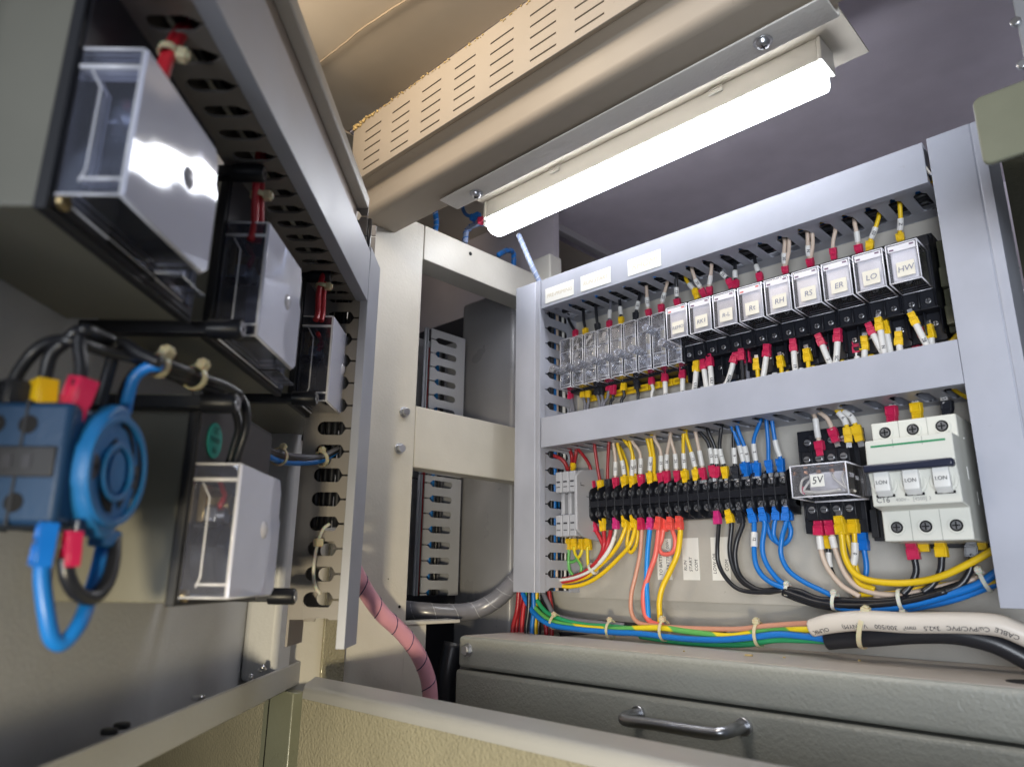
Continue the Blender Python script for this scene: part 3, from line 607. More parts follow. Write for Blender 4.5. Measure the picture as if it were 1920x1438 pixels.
for k, s_ in enumerate(('250V', '10A', 'CE')):
    text('side_print', s_, .0042, (x1+.00025, .509+k*.0095, z0+.0135-k*.001), Y, Z, mat('white_print', (.74, .73, .78), .5), rv)
# ------------------------------------------------------------------ circuit breaker
bk = thing('circuit_breaker', 'white three-pole circuit breaker with green stripe and dark toggle bar', 'circuit breaker', (-.132, .566, .0247))
bx0, bx1 = -.1578, -.1072
WDT = bx1-bx0
m = MB()
m.prism([(bx0, .5100, .1028), (bx0, .5100, .0885), (bx0, .4935, .0885), (bx0, .4925, .0690), (bx0, .4955, .0600), (bx0, .4955, .0462), (bx0, .5100, .0445), (bx0, .5100, .0250), (bx0, .5600, .0250), (bx0, .5600, .1028)], (WDT, 0, 0))
obj('case', m, WCREAM, bk, .0008)
obj('back_half', MB().box((bx0-.0002, .5605, .0225), (bx1+.0002, .5664, .1045)), BLKM, bk, .0004)
pw = WDT/3
for k in (1, 2):
    x = bx0+k*pw
    obj('pole_groove', MB().box((x-.00015, .50985, .0890), (x+.00015, .5102, .1026)).box((x-.00015, .50985, .0252), (x+.00015, .5102, .0440)).box((x-.00015, .4932, .0700), (x+.00015, .4936, .0880)), mat('groove_grey', (.30, .30, .27), .6), bk)
for k in range(3):
    cx_ = bx0+(k+.5)*pw
    for zz in (.0957, .0338):
        o = obj('screw_collar', MB().ring((cx_, .5092, zz), (0, 1, 0), .0037, .0050, .0012, 28), WCREAM, bk, .0002)
        obj('screw_hole', MB().tube([(cx_, .5099, zz), (cx_, .5096, zz)], .0037, 20), HOLE, bk)
        o = obj('terminal_screw', MB().tube([(cx_, .5096, zz), (cx_, .5089, zz)], .0027, 18), STEELD, bk, .0002)
        obj('cross_recess', MB().box((cx_-.0022, .5086, zz-.0004), (cx_+.0022, .5089, zz+.0004)).box((cx_-.0004, .5085, zz-.0022), (cx_+.0004, .50885, zz+.0022)), HOLE, o)
    # toggle: rounded boss with flat lever
    o = obj('toggle_ring', MB().ring((cx_, .4944, .0598), (0, 1, 0), .0060, .0078, .0020, 36), WCREAM, bk, .0003)
    obj('toggle', MB().prism([(cx_-.0045, .4950, .0520), (cx_-.0045, .4905, .0555), (cx_-.0045, .4900, .0675), (cx_-.0045, .4950, .0695)], (.0090, 0, 0)), WPLA, bk, .0005)
    obj('toggle_gap', MB().box((cx_-.0056, .4950, .0518), (cx_+.0056, .4953, .0535)), HOLE, bk)
    text('on_mark', 'I.ON', .0033, (cx_, .4898, .0607), X, Z+Y*.05, INK, bk)
obj('green_stripe', MB().box((bx0+.0035, .4929, .0838), (bx1-.0040, .4934, .0850)), GREENP, bk)
obj('toggle_bar', MB().box((bx0-.0010, .4870, .0672), (bx1-.0003, .4935, .0722)), mat('navy_toggle_bar', (.018, .022, .045), .3), bk, .0012)
text('rating_print', 'C16', .0048, (bx0+.0066, .4950, .0500), X, Z, mat('grey_print', (.10, .10, .11), .6), bk)
text('rating_print', '400V~', .0030, (bx0+.0180, .4950, .0497), X, Z, mat('pale_print', (.34, .34, .33), .6), bk)
text('rating_print', '[4500] 3', .0030, (bx0+.0290, .4950, .0497), X, Z, mat('pale_print', (.34, .34, .33), .6), bk)
obj('side_vent', MB().box((bx1, .522, .0880), (bx1+.0002, .524, .0895)).box((bx1, .518, .0620), (bx1+.0002, .520, .0700)).box((bx1, .535, .0480), (bx1+.0002, .5365, .0560)), WPLA, bk)
for x, z in ((-.1500, .0205), (-.1320, .0205), (-.1135, .0205)): pass
# black carrier behind the breaker on its left
tag(obj('terminal_carrier', MB().box((-.1790, .556, .028), (-.1600, .566, .060)).box((-.1790, .552, .030), (-.1740, .556, .050)), BLKM, bevel=.0006), 'black plastic carrier squeezed between the 5V relay socket and the breaker', 'carrier')
# ------------------------------------------------------------------ wires
def frame_at(P_, i):
    i = max(0, min(i, len(P_)-1)); T = (P_[min(i+1, len(P_)-1)]-P_[max(i-1, 0)]).normalized(); return P_[i], T
def boot(parent, c, d, colr, sc_=1., face=-Y):
    """flattened crimp boot with two recessed windows; d points from lug to wire"""
    d = (d.normalized()+Vector((random.uniform(-1, 1), random.uniform(-1, 1), random.uniform(-1, 1)))*.07).normalized(); sc_ *= random.uniform(.94, 1.05); f = (face+X*random.uniform(-.22, .22)-d*face.dot(d)); f = (f-d*f.dot(d)).normalized(); w = d.cross(f).normalized()
    L, W, T = .0105*sc_, .0060*sc_, .0040*sc_
    c0 = c-d*L*.5
    fr = lambda p: c0+w*p[0]+d*p[1]+f*p[2]
    m = MB(fr)
    a = [(-W*.42, 0), (W*.42, 0), (W*.42, L*.42), (W*.5, L*.5), (W*.5, L), (-W*.5, L), (-W*.5, L*.5), (-W*.42, L*.42)]
    m.prism([(x, y, -T/2) for x, y in a], (0, 0, T-.0004))
    # rims that leave the windows recessed
    q = T/2-.0004; h = .0008
    def rim(x0, y0, x1, y1, b):
        m.box((x0, y0, q-.0001), (x1, y0+b, q+h)); m.box((x0, y1-b, q-.0001), (x1, y1, q+h)); m.box((x0, y0+b, q-.0001), (x0+b, y1-b, q+h)); m.box((x1-b, y0+b, q-.0001), (x1, y1-b, q+h))
    rim(-W*.42, 0, W*.42, L*.44, .0009); rim(-W*.5, L*.47, W*.5, L, .0011)
    o = obj('crimp_sleeve', m, BOOTC[colr], parent, .00025)
    lug = MB(fr).box((-W*.30, -L*.32, -.0006), (W*.30, L*.02, .0003))
    obj('lug', lug, STEEL, parent, .0001)
    return o
def wire(label, wc, pts, r=.0016, boots=(), marker=None, group=None, extra=(), name='wire', root=None):
    """pts: 3D points; boots: list of (center, dir, colour, scale); marker: (fraction start, end, text)"""
    t = thing(name, label, 'wire', root if root is not None else (boots[0][0] if boots else pts[0]), group)
    pts = [Vector(p) for p in pts]
    pts = [p if k in (0, len(pts)-1) or len(pts) < 4 else p+Vector((random.uniform(-1, 1), random.uniform(-.6, .6), random.uniform(-1, 1)))*.0005 for k, p in enumerate(pts)]
    sp_ = spline(pts, 7)
    obj('insulation', MB().tube(sp_, r, 10), WIREC[wc], t, smooth='all')
    for e_ in extra: obj('insulation', MB().tube(spline(e_[1], 7), r, 10), WIREC[e_[0]], t, smooth='all')
    for b in boots: boot(t, *b)
    if marker:
        tot = 0; cum = [0]
        for i in range(1, len(sp_)): tot += (sp_[i]-sp_[i-1]).length; cum.append(tot)
        a, b_, s_ = marker
        if a >= 1: a, b_ = a/1000, b_/1000           # millimetres from the start
        else: a, b_ = a*tot, b_*tot
        def pos(l):
            for i in range(1, len(cum)):
                if cum[i] >= l: return sp_[i-1].lerp(sp_[i], (l-cum[i-1])/max(cum[i]-cum[i-1], 1e-9))
            return sp_[-1]
        P_ = [pos(a+(b_-a)*j/6) for j in range(7)]
        o = obj('marker_sleeve', MB().tube(P_, r*1.35, 14), SLV, t, smooth=True)
        if s_:
            c = pos((a+b_)/2); T = (P_[-1]-P_[0]).normalized(); f = -(c.normalized()); f = (f-T*f.dot(T)).normalized()
            xd = T if T.z < 0 else -T
            text('print', s_, .0032, c+f*(r*1.35+.0002), xd, f.cross(xd), INK, o, bold=.00006)
    return t
def wpix(path, ys):
    out = []
    for i, p in enumerate(path):
        y = ys if not isinstance(ys, (list, tuple)) else ys[min(i, len(ys)-1)]
        if len(p) == 3: y = p[2]
        out.append(at(p[0], p[1], 'y', y))
    return out
cname = {'black': 'black', 'yellow': 'yellow', 'red': 'red', 'blue': 'blue', 'magenta': 'magenta', 'coral': 'coral'}
# --- A: wires dropping out of the top duct
A = [((1079,627),'red','black',(1066,596),None),((1098,624),'yellow','black',(1094,584),None),((1121,615),'black','black',(1117,574),None),
 ((1142.5,610),'red','grey',(1145,568),''),((1165,603),'yellow','black',(1162,562),''),((1192,594),'black','black',(1200,552),'18'),
 ((1217,589),'red','beige',(1212,540),'15'),((1240,580),'red','beige',(1251,532),'20'),((1271,570),'red','black',(1268,522),'12'),
 ((1306,552),'yellow','yellow',(1286,524),''),((1319,550),'red','beige',(1297,508),'30'),((1331,547),'red','beige',(1334,499),''),
 ((1369,532),'red','black',(1346,503),'15'),((1380,535),'red','black',(1378,497),''),((1425,522),'red','black',(1416,488),''),
 ((1473,509),'red','beige',(1465,450),'30'),((1520,495),'red','beige',(1513,440),'N'),((1563,476),'red','beige',(1565,432),None),
 ((1611,470),'red','beige',(1603,418),''),((1631,464),'yellow','yellow',(1648,406),'03'),((1689,449),'yellow','yellow',(1686,384),'Z')]
for i, (c, bc, wc, s, mk) in enumerate(A):
    top = at(s[0], s[1], 'z', .2655); top.y = min(max(top.y, .535), .553)
    yc = .5455; C = at(c[0], c[1], 'y', yc)
    topP = Vector((top.x, top.y, .270))
    mid = C.lerp(top, .55)+Vector((0, -.001, 0))
    d = (Vector(C)-mid); d.x *= .4; d.normalize()
    b0 = C-d*.0045
    pts = [topP, top, mid, b0]
    ex = []
    if i in (15, 16): ex = [(wc, [topP+X*.004, top+X*.004, mid+X*.0035, b0+X*.001])]
    wire('%s wire, %s crimp, %s from the left under the top duct' % (wc, bc, ORD[i]), wc, pts, .0016,
         [(C, -d, bc, .92)], (None if mk is None else (.55, .90, mk)), 'wires dropping from the top duct', ex)
# --- B: wires below the relay row into the middle duct
Bf = [((1246.7,706),'red','white',.548,'O'),((1280,700),'red','white',.548,'N'),((1306,686),'yellow','white',.540,'U16'),((1319,683),'red','white',.540,''),((1331,676),'red','white',.538,'UL1'),
 ((1316,708),'red','white',.552,''),((1337.5,707),'yellow','yellow',.555,None),((1358.7,700),'red','white',.552,''),((1372,690),'blue','blue',.555,None),((1377.5,670),'red','black',.540,'REM0'),
 ((1390,665),'red','black',.538,None),((1401,670),'red','grey',.545,None),((1407,693),'red','white',.555,None),((1419,683),'yellow','yellow',.543,None),((1427,690),'yellow','yellow',.552,None),
 ((1438,657.5),'red','black',.538,''),((1450,682),'red','white',.552,''),((1464,678),'yellow','yellow',.543,None),((1475,683),'yellow','yellow',.553,None),((1487.5,647.5),'red','white',.538,'19'),
 ((1500,673),'red','white',.552,''),((1514,666),'yellow','yellow',.543,None),((1523,673),'yellow','yellow',.552,None),((1538,637.5),'red','white',.538,'2'),((1554,655),'red','white',.550,None),
 ((1571,629),'red','white',.538,'SC'),((1576,660),'yellow','yellow',.552,None),((1606,650),'red','white',.550,''),((1621,644),'yellow','white',.545,''),((1631,657),'yellow','yellow',.553,None),
 ((1632.5,617),'red','white',.538,'9'),((1649,608),'yellow','yellow',.536,'N'),((1661,615),'yellow','white',.542,''),((1685,635),'yellow','white',.545,''),((1713,598),'yellow','yellow',.536,'28'),
 ((1718,638),'red','red',.553,None),((1729,627),'red','red',.550,None),((1744,622),'yellow','white',.545,'')]
tilt = {4: 0, 9: -14, 15: -8, 23: 9, 30: 11, 34: 9, 25: -6, 3: 3, 2: -6, 28: -3, 5: 2}
for i, (c, bc, wc, yc, mk) in enumerate(Bf):
    C = at(c[0], c[1], 'y', yc); dx = tilt.get(i, random.uniform(-2, 2))*.0005
    d = Vector((dx*.6, 0, -.012)).normalized()
    P1 = C+d*.0040; ln = P1.z-.146
    P2 = Vector((P1.x+dx*ln/.02, yc+.0005, .152)); P3 = Vector((P2.x+dx*.4, min(yc+.004, .556), .140))
    wire('%s crimp, %s wire, %s from the left below the relay sockets' % (bc, wc, ORD[i]), wc, [P1, P1.lerp(P2, .5), P2, P3], .0017,
         [(C, d, bc, .98)], (None if mk is None else (.02, .75, mk)), 'crimped wires below the relay sockets')
# --- C: wires under the fuse holders
Cf = [((1070,740),'red','grey',(1070,775)),((1093,737),'yellow','grey',(1097,768)),((1103,737),'yellow','grey',(1102,766)),((1119,732),'black','grey',(1125,762)),
 ((1127.5,732),'black','grey',(1129,762)),((1142.5,724),'red','grey',(1132,761)),((1150,730),'red','black',(1145,757)),((1169.7,723),'yellow','black',(1166,755)),
 ((1194,720),'black','black',(1196,750)),((1221.7,712),'red','white',(1223,742))]
for i, (c, bc, wc, e_) in enumerate(Cf):
    yc = .550; C = at(c[0], c[1], 'y', yc); E_ = at(e_[0], e_[1], 'y', yc+.001)
    d = (E_-C).normalized(); d = (d+Vector((0, 0, -.8))).normalized(); P1 = C+d*.004
    ex = [(wc, [P1+X*.0015, P1.lerp(E_, .5)+X*.003, E_+X*.004, E_+Vector((.003, .002, -.02))])] if i == 0 else []
    wire('%s crimp, %s wire, %s from the left under the fuse holders' % (bc, wc, ORD[i]), wc, [P1, P1.lerp(E_, .5)+X*.001, E_, E_+Vector((0, .002, -.02))], .0015, [(C, d, bc, .92)], None, 'crimped wires under the fuse holders', ex)
# --- D: upper side of the black terminal strip
Dz = lambda x, y: (960+x/4, 740+y/4)
D = [((603,685),'red','dark red',(478,385),None,(575,520)),((665,680),'yellow','dark red',(618,372),None,(640,520)),((725,672),'black','dark red',(728,355),None,(720,520)),
 ((780,660),'red','beige',(763,362),'15',(775,480)),((845,652),'yellow','yellow',(795,375),'16',(825,500)),((905,655),'yellow','yellow',(845,340),'29',(900,430)),((930,640),'yellow','yellow',(880,380),'29',(915,500)),
 ((970,642),'red','beige',(905,350),'15',(960,440)),((1035,625),'yellow','yellow',(1012,330),'29',(1035,440)),((1072,635),'yellow','yellow',(1040,325),None,(1062,480)),
 ((1118,625),'red','beige',(1070,335),'25',(1112,430)),((1163,615),'red','beige',(1185,320),'30',(1162,450)),((1240,610),'red','beige',(1182,310),'26',(1225,440)),
 ((1300,612),'yellow','yellow',(1283,292),'33',(1288,420)),((1378,600),'yellow','yellow',(1305,295),'15',(1350,450)),((1433,592),'red','beige',(1376,262),'',(1408,430)),
 ((1505,575),'red','black',(1400,275),'13',(1475,360)),((1540,580),'red','black',(1470,275),'32',(1525,400)),((1600,582),'yellow','black',(1572,265),'1',(1560,400)),
 ((1675,580),'black','black',(1665,280),'9',(1660,400)),((1750,562),'blue','blue',(1645,225),'1',(1700,380)),((1782,562),'blue','blue',(1690,240),'8',(1750,400)),((1838,560),'blue','blue',(1858,205),'5',(1815,350))]
D2 = [((1442.6,874),'blue','blue',(1437,782),None,(1440,830)),((1464,872),'blue','blue',(1446,780),'',(1455,830))]
k = 0
for i, e_ in enumerate(D+D2):
    if i < len(D): c, bc, wc, s, mk, mid = (Dz(*e_[0]), e_[1], e_[2], Dz(*e_[3]), e_[4], Dz(*e_[5]))
    else: c, bc, wc, s, mk, mid = e_
    yc = .5500 if i not in (6, 9, 21) else .5555
    C = at(c[0], c[1], 'y', yc); S = at(s[0], s[1], 'y', .544); S.z = max(S.z, .1215); M_ = at(mid[0], mid[1], 'y', (.544+yc)/2)
    d = (C-M_); d.x *= .25; d.normalize(); b0 = C-d*.0042
    up = Vector((S.x, S.y+.003, .128))
    pts = [up, S, M_, b0-d*.002, b0]
    wire('%s wire, %s crimp, %s from the left above the terminal strip' % (wc, bc, ORD[i]), wc, pts, .0016, [(C, -d, bc, .98)], (None if mk is None else (.60, .93, mk)), 'wires entering the top of the terminal strip')
wire('thin yellow wire without a crimp slipping behind the second yellow crimp of the strip', 'yellow', wpix([Dz(805, 385), Dz(830, 430), Dz(862, 520), Dz(880, 640), Dz(882, 680)], .5565), .0014)
wire('dark red wire arching from the middle duct corner to the grey terminals', 'dark red', wpix([(1016, 846, .53), (1035, 852, .535), (1055, 863, .54), (1064, 880, .545), (1066, 893, .55)], .54), .0019)
wire('second dark red wire looping beside the left duct above the grey terminals', 'dark red', wpix([(1066, 838, .55), (1072, 855, .55), (1071, 870, .553), (1068, 884, .553)], .55), .0019)
wire('dark red wire with a small yellow crimp above the grey terminals', 'dark red', wpix([(1080, 834, .55), (1080, 850, .55), (1077, 868, .552)], .55), .0017, [(at(1075, 876, 'y', .552), Vector((0, 0, 1)), 'yellow', .8)])
# --- E: lower side of the terminal strip; full visible paths
E_ = [
 ('red','red',[(1114,986),(1118,997),(1127,1014),(1131,1030),(1122,1052),(1104,1068),(1070,1084),(1040,1086),(1022,1083)],.0019,'red wire bent left from the lower left end of the terminal strip'),
 ('yellow','red',[(1131,984),(1133,998),(1133,1018),(1127,1040),(1112,1060),(1085,1078),(1050,1087),(1024,1084)],.0019,'red wire leaving a yellow crimp under the terminal strip'),
 ('black','red',[(1144,982),(1145,996),(1140,1016),(1131,1040),(1116,1062),(1090,1080),(1055,1090),(1026,1085)],.0019,'red wire leaving a black crimp under the terminal strip'),
 ('yellow','yellow',[(1172,977),(1173,990),(1163,1016),(1145,1040),(1120,1064),(1098,1083),(1060,1092),(1032,1086)],.0019,'yellow wire curving left under the white marked wire'),
 ('yellow','yellow',[(1189,977),(1190,992),(1182,1020),(1160,1045),(1130,1075),(1096,1094),(1064,1099),(1042,1094),(1028,1084)],.0019,'longest yellow wire curving left from the terminal strip, lowest of the bundle'),
 ('red','salmon',[(1202,982),(1204,998),(1201,1036),(1191,1080),(1183,1115),(1184,1148),(1198,1166),(1232,1172),(1290,1177),(1380,1179),(1430,1174),(1480,1170),(1524,1168)],.0019,'salmon pink wire dropping from the strip and running right into the white cable'),
 ('magenta','bright blue',[(1219,981),(1218,996),(1214,1040),(1212,1090),(1214,1130),(1216,1162)],.0022,'bright blue wire hanging straight from a magenta crimp'),
 ('coral','coral',[(1235,981),(1234,1000),(1228,1040),(1216,1078),(1207,1112),(1208,1145),(1220,1166),(1243,1173)],.0023,'thick coral wire sweeping down beside the blue one'),
 ('coral','yellow',[(1274,980),(1275,1000),(1270,1036),(1257,1070),(1241,1100),(1236,1130),(1238,1166)],.0024,'thick yellow wire sweeping down from an orange-red crimp'),
 ('magenta','black',[(1345,970),(1347,985),(1345,1025),(1347,1055),(1362,1084),(1386,1103),(1420,1110),(1470,1106)],.0017,'black wire from a magenta crimp, leftmost of the three black drops'),
 ('yellow','black',[(1368,968),(1371,985),(1369,1030),(1374,1062),(1390,1088),(1414,1104),(1440,1109),(1472,1104)],.0019,'black wire from a yellow crimp, middle of the three black drops'),
 ('black','black',[(1388,968),(1392,985),(1381,1015),(1377,1042),(1384,1074),(1402,1096),(1430,1106),(1474,1102)],.0020,'black wire from a black crimp, rightmost of the three black drops'),
 ('blue','blue',[(1410,966),(1413,985),(1414,1045),(1424,1072),(1446,1091),(1472,1102)],.0020,'blue wire with a sleeve marked 12 under the terminal strip'),
 ('blue','blue',[(1430,964),(1433,985),(1430,1025),(1436,1055),(1454,1082),(1476,1100)],.0020,'plain blue wire right of the one marked 12'),
 ('blue','blue',[(1473,963),(1473,980),(1467,1010),(1466,1040),(1477,1068),(1505,1090),(1540,1106),(1562,1117)],.0019,'blue wire sweeping from the rightmost lower crimp to the cable tie')]
for i, (bc, wc, path, r_, lb) in enumerate(E_):
    Yc = .5495; n_ = len(path)
    ys = [Yc, Yc]+[.5485-.0012*((i*7) % 5) for _ in range(n_-2)]
    if i == 5: ys = [Yc, Yc, .548, .545, .543, .542, .540, .538, .537, .536, .534, .530, .518]
    if i in (7, 8, 6): ys = [Yc, Yc]+[.547-.0015*j for j in range(n_-2)]
    pts = wpix(path, ys); d = (pts[1]-pts[0]).normalized()
    mk = (.16, .34, '12') if i == 12 else None
    wire(lb, wc, [pts[0]+d*.004]+pts[2:] if n_ > 4 and (pts[1]-pts[0]).length < .006 else [pts[0]+d*.004]+pts[1:], r_, [(pts[0], d, bc, 1.05)], mk, 'wires leaving the bottom of the terminal strip')
wire('white wire with a long white sleeve slanting left under the terminal strip', 'white', wpix([(1155, 990), (1153, 1002), (1146, 1022), (1135, 1042), (1112, 1066), (1080, 1082), (1048, 1088)], [.5495, .5495, .545, .543, .541, .540, .54]), .0014,
     [(at(1155, 981, 'y', .5495), Vector((0, 0, -1)), 'magenta', 1.05)], (.10, .42, None), 'wires leaving the bottom of the terminal strip')
def loop(label, wc, path, yy, r_, boots): wire(label, wc, wpix(path, yy), r_, boots)
dn = Vector((0, 0, -1))
loop('small yellow jumper loop hanging between two yellow crimps of the strip', 'yellow', [(1180, 990), (1176, 1012), (1177, 1030), (1184, 1034), (1192, 1022), (1195, 1000), (1194, 988)], .5535, .0017, [(at(1181, 984, 'y', .5535), dn, 'yellow', .95), (at(1194, 984, 'y', .5535), dn, 'yellow', .95)])
loop('round coral jumper loop between two coral crimps', 'coral', [(1244, 992), (1240, 1012), (1236, 1026), (1243, 1037), (1256, 1038), (1265, 1028), (1266, 1010), (1260, 992)], .5515, .0019, [(at(1245, 984, 'y', .5535), dn, 'coral', 1.1), (at(1257, 981, 'y', .5500), dn, 'coral', 1.1)])
loop('round blue jumper loop hanging from the last blue crimps', 'blue', [(1454, 972), (1451, 990), (1452, 1005), (1460, 1018), (1471, 1020), (1481, 1010), (1484, 994), (1478, 978)], .5525, .0018, [(at(1455, 962, 'y', .5515), dn, 'blue', 1.05), (at(1480, 964, 'y', .5555), dn, 'blue', .9)])
loop('short blue wire tucked behind the blue jumper loop', 'blue', [(1437, 980), (1440, 994), (1447, 1008), (1458, 1018)], .5545, .0017, [(at(1437, 968, 'y', .5555), dn, 'blue', .9)])
# earth wires at the grey terminals
for i, (bx_, path) in enumerate(((1066, [(1067, 1030), (1066, 1048), (1068, 1068), (1074, 1078)]), (1077, [(1077, 1030), (1082, 1046), (1090, 1062), (1088, 1078)]), (1090, [(1091, 1030), (1086, 1042), (1074, 1052), (1058, 1052)]), (1103, [(1101, 1030), (1102, 1050), (1104, 1070), (1103, 1082)]))):
    wire('striped earth wire with yellow ferrule under the grey terminals, %s from the left' % ORD[i], 'green and yellow', wpix([(bx_, 1024)]+path, .5530-.002*(i % 2)), .0015, [(at(bx_, 1020, 'y', .553), dn, 'yellow', 1.0)], None, 'earth wires under the grey terminals')
# --- F: around the 5 V relay socket and the breaker
F = [
 ('red', 'beige', [(1538,841),(1536,828),(1532,805),(1527,783),(1515,768)], .5405, 'beige wire with a red crimp, leftmost above the 5V relay', (.12, .55, ''), .549),
 ('red', 'beige', [(1564,816),(1560,802),(1551,786),(1538,774),(1526,768)], .5400, 'beige wire with a dark red crimp, second above the 5V relay', None, .553),
 ('yellow', 'yellow', [(1590.6,816),(1589,802),(1582,785),(1570,770),(1560,761)], .5400, 'yellow wire above the 5V relay with a white marker, left one', (.12, .5, '6'), .553),
 ('yellow', 'yellow', [(1608.7,813),(1605,800),(1598,784),(1585,772),(1566,762)], .5395, 'yellow wire above the 5V relay with a white marker, right one', (.12, .5, '9'), .553)]
for bc, wc, path, yy, lb, mk, yb_ in F:
    pts = wpix(path, yy); d = (pts[1]-pts[0]).normalized(); pts[-1].y = .546
    wire(lb, wc, [pts[0]+d*.004]+pts[2:]+[Vector((pts[-1].x, .55, .128))], .0017, [(pts[0], d, bc, 1.1)], mk, 'wires above the 5V relay')
F2 = [
 ('red','beige',[(1535.5,987),(1537,1008),(1541,1040),(1553,1068),(1580,1098),(1612,1118)],.548,'beige wire with white sleeve below the 5V socket, leftmost crimp',(.05,.22,None),.0019),
 ('red','beige',[(1557,985),(1561,1010),(1568,1038),(1585,1076),(1612,1103),(1655,1115),(1705,1112),(1760,1100),(1830,1086)],.5475,'long beige wire below the 5V socket running right',(.03,.10,None),.0019),
 ('yellow','black',[(1551.6,1011),(1553,1035),(1557,1060),(1572,1090),(1604,1116)],.556,'black wire with a yellow crimp behind the beige ones',(.12,.38,None),.0017),
 ('yellow','yellow',[(1576,984),(1579,1008),(1585,1042),(1602,1074),(1635,1090),(1700,1093),(1760,1082),(1820,1056),(1864,1030)],.541,'long yellow wire sweeping right across under the breaker',None,.0023),
 ('yellow','yellow',[(1586,985),(1591,1010),(1602,1048),(1613,1080),(1640,1106)],.553,'short yellow wire behind the long sweeping yellow one',None,.0019),
 ('yellow','yellow',[(1600,982),(1603,1005),(1604,1040),(1600,1068),(1612,1092),(1640,1104)],.547,'yellow wire with a white printed sleeve under the 5V socket',(.18,.50,'0'),.0019),
 ('blue','blue',[(1618,1014),(1620,1035),(1625,1066),(1620,1096)],.556,'blue wire at the right behind the yellow ones under the 5V socket',None,.0020),
 ('red','black',[(1711,1030),(1714,1046),(1717,1072),(1708,1098),(1692,1114)],.545,'black wire with a red ferrule under the left pole of the breaker',None,.0022),
 ('yellow','black',[(1764.5,1026),(1767,1046),(1764,1070),(1750,1095),(1730,1110)],.545,'black wire with a yellow ferrule under the middle pole of the breaker',None,.0022),
 ('black','black',[(1820.7,1024),(1822,1046),(1816,1072),(1796,1098),(1755,1113)],.545,'black wire with a black ferrule under the right pole of the breaker',None,.0022)]
for bc, wc, path, yy, lb, mk, r_ in F2:
    ys = yy if yy < .5445 or r_ < .0021 else [yy, yy, yy, .543, .541]
    pts = wpix(path, ys); d = (pts[1]-pts[0]).normalized()
    wire(lb, wc, [pts[0]+d*.0045]+pts[1:], r_, [(pts[0], d, bc, 1.25)], mk, 'wires below the 5V relay and breaker')
for i, (px, py, bc, s, mk) in enumerate(((1672.7, 778, 'red', (1671, 752), '4'), (1719.5, 772, 'yellow', (1714, 744), '5'), (1777, 768, 'black', (1769, 744), '13'))):
    C = at(px, py, 'y', .545); S = at(s[0], s[1], 'y', .547)
    wire('white sleeved wire with a %s ferrule entering the %s pole of the breaker top' % (bc, ['left', 'middle', 'right'][i]), 'black', [Vector((S.x, .550, .130)), Vector((S.x, .5475, .121)), C+Vector((0, 0, .004))], .0019, [(C, Z, bc, 1.2)], (.45, .98, mk), 'wires into the top of the breaker')
for px, py in ((1731, 1026), (1838, 1022)):
    tag(obj('yellow_ferrule', MB().box(tuple(at(px, py, 'y', .556)-Vector((.004, .002, .003))), tuple(at(px, py, 'y', .556)+Vector((.004, .002, .003)))), BOOTC['yellow'], bevel=.0006), 'small yellow ferrule tip behind the %s of the breaker underside' % ('left part' if px < 1800 else 'right corner'), 'ferrule')
wire('yellow wire rising in the gap beside the right duct, above the middle duct', 'yellow', wpix([(1780, 645), (1795, 630), (1806, 618), (1812, 600)], .553), .0022)
wire('yellow wires bunched at the right end of the middle duct underside', 'yellow', wpix([(1785, 722), (1800, 728), (1815, 733), (1830, 745)], .545), .0020, extra=[('yellow', wpix([(1788, 728), (1802, 737), (1815, 745)], .55))])
# bundles running right under the devices
def run(lb, wc, path, ys, r_): wire(lb, wc, wpix(path, ys), r_)
run('black wire of the lower bundle, on top, running to the right duct', 'black', [(1472,1104),(1500,1108),(1535,1122),(1580,1126),(1640,1127),(1700,1120),(1760,1106),(1800,1095)], .544, .0021)
run('black wire of the lower bundle, middle, running to the right duct', 'black', [(1470,1108),(1500,1118),(1535,1130),(1590,1135),(1650,1132),(1710,1124),(1775,1108)], .541, .0022)
run('black wire of the lower bundle, lowest, running to the right duct', 'black', [(1468,1112),(1505,1125),(1550,1137),(1600,1140),(1660,1137),(1720,1128)], .545, .0021)
run('blue wire under the black bundle, rising to the right duct', 'blue', [(1560,1134),(1600,1143),(1660,1142),(1710,1134),(1770,1118),(1830,1096),(1872,1070)], .5425, .0026)
run('second blue wire of the lower bundle near the right duct', 'blue', [(1590,1146),(1660,1146),(1720,1138),(1790,1122),(1874,1092)], .548, .0022)
run('beige wire of the lower bundle rising to the right duct', 'beige', [(1640,1120),(1700,1114),(1770,1098),(1830,1086),(1868,1078)], .550, .0022)
run('thin yellow wire of the lower bundle rising to the right duct', 'yellow', [(1600,1115),(1680,1112),(1760,1098),(1820,1094),(1872,1082)], .554, .0018)
run('yellow wire lowest of the bundle beside the right duct', 'yellow', [(1800,1112),(1830,1100),(1874,1088)], .547, .0016)
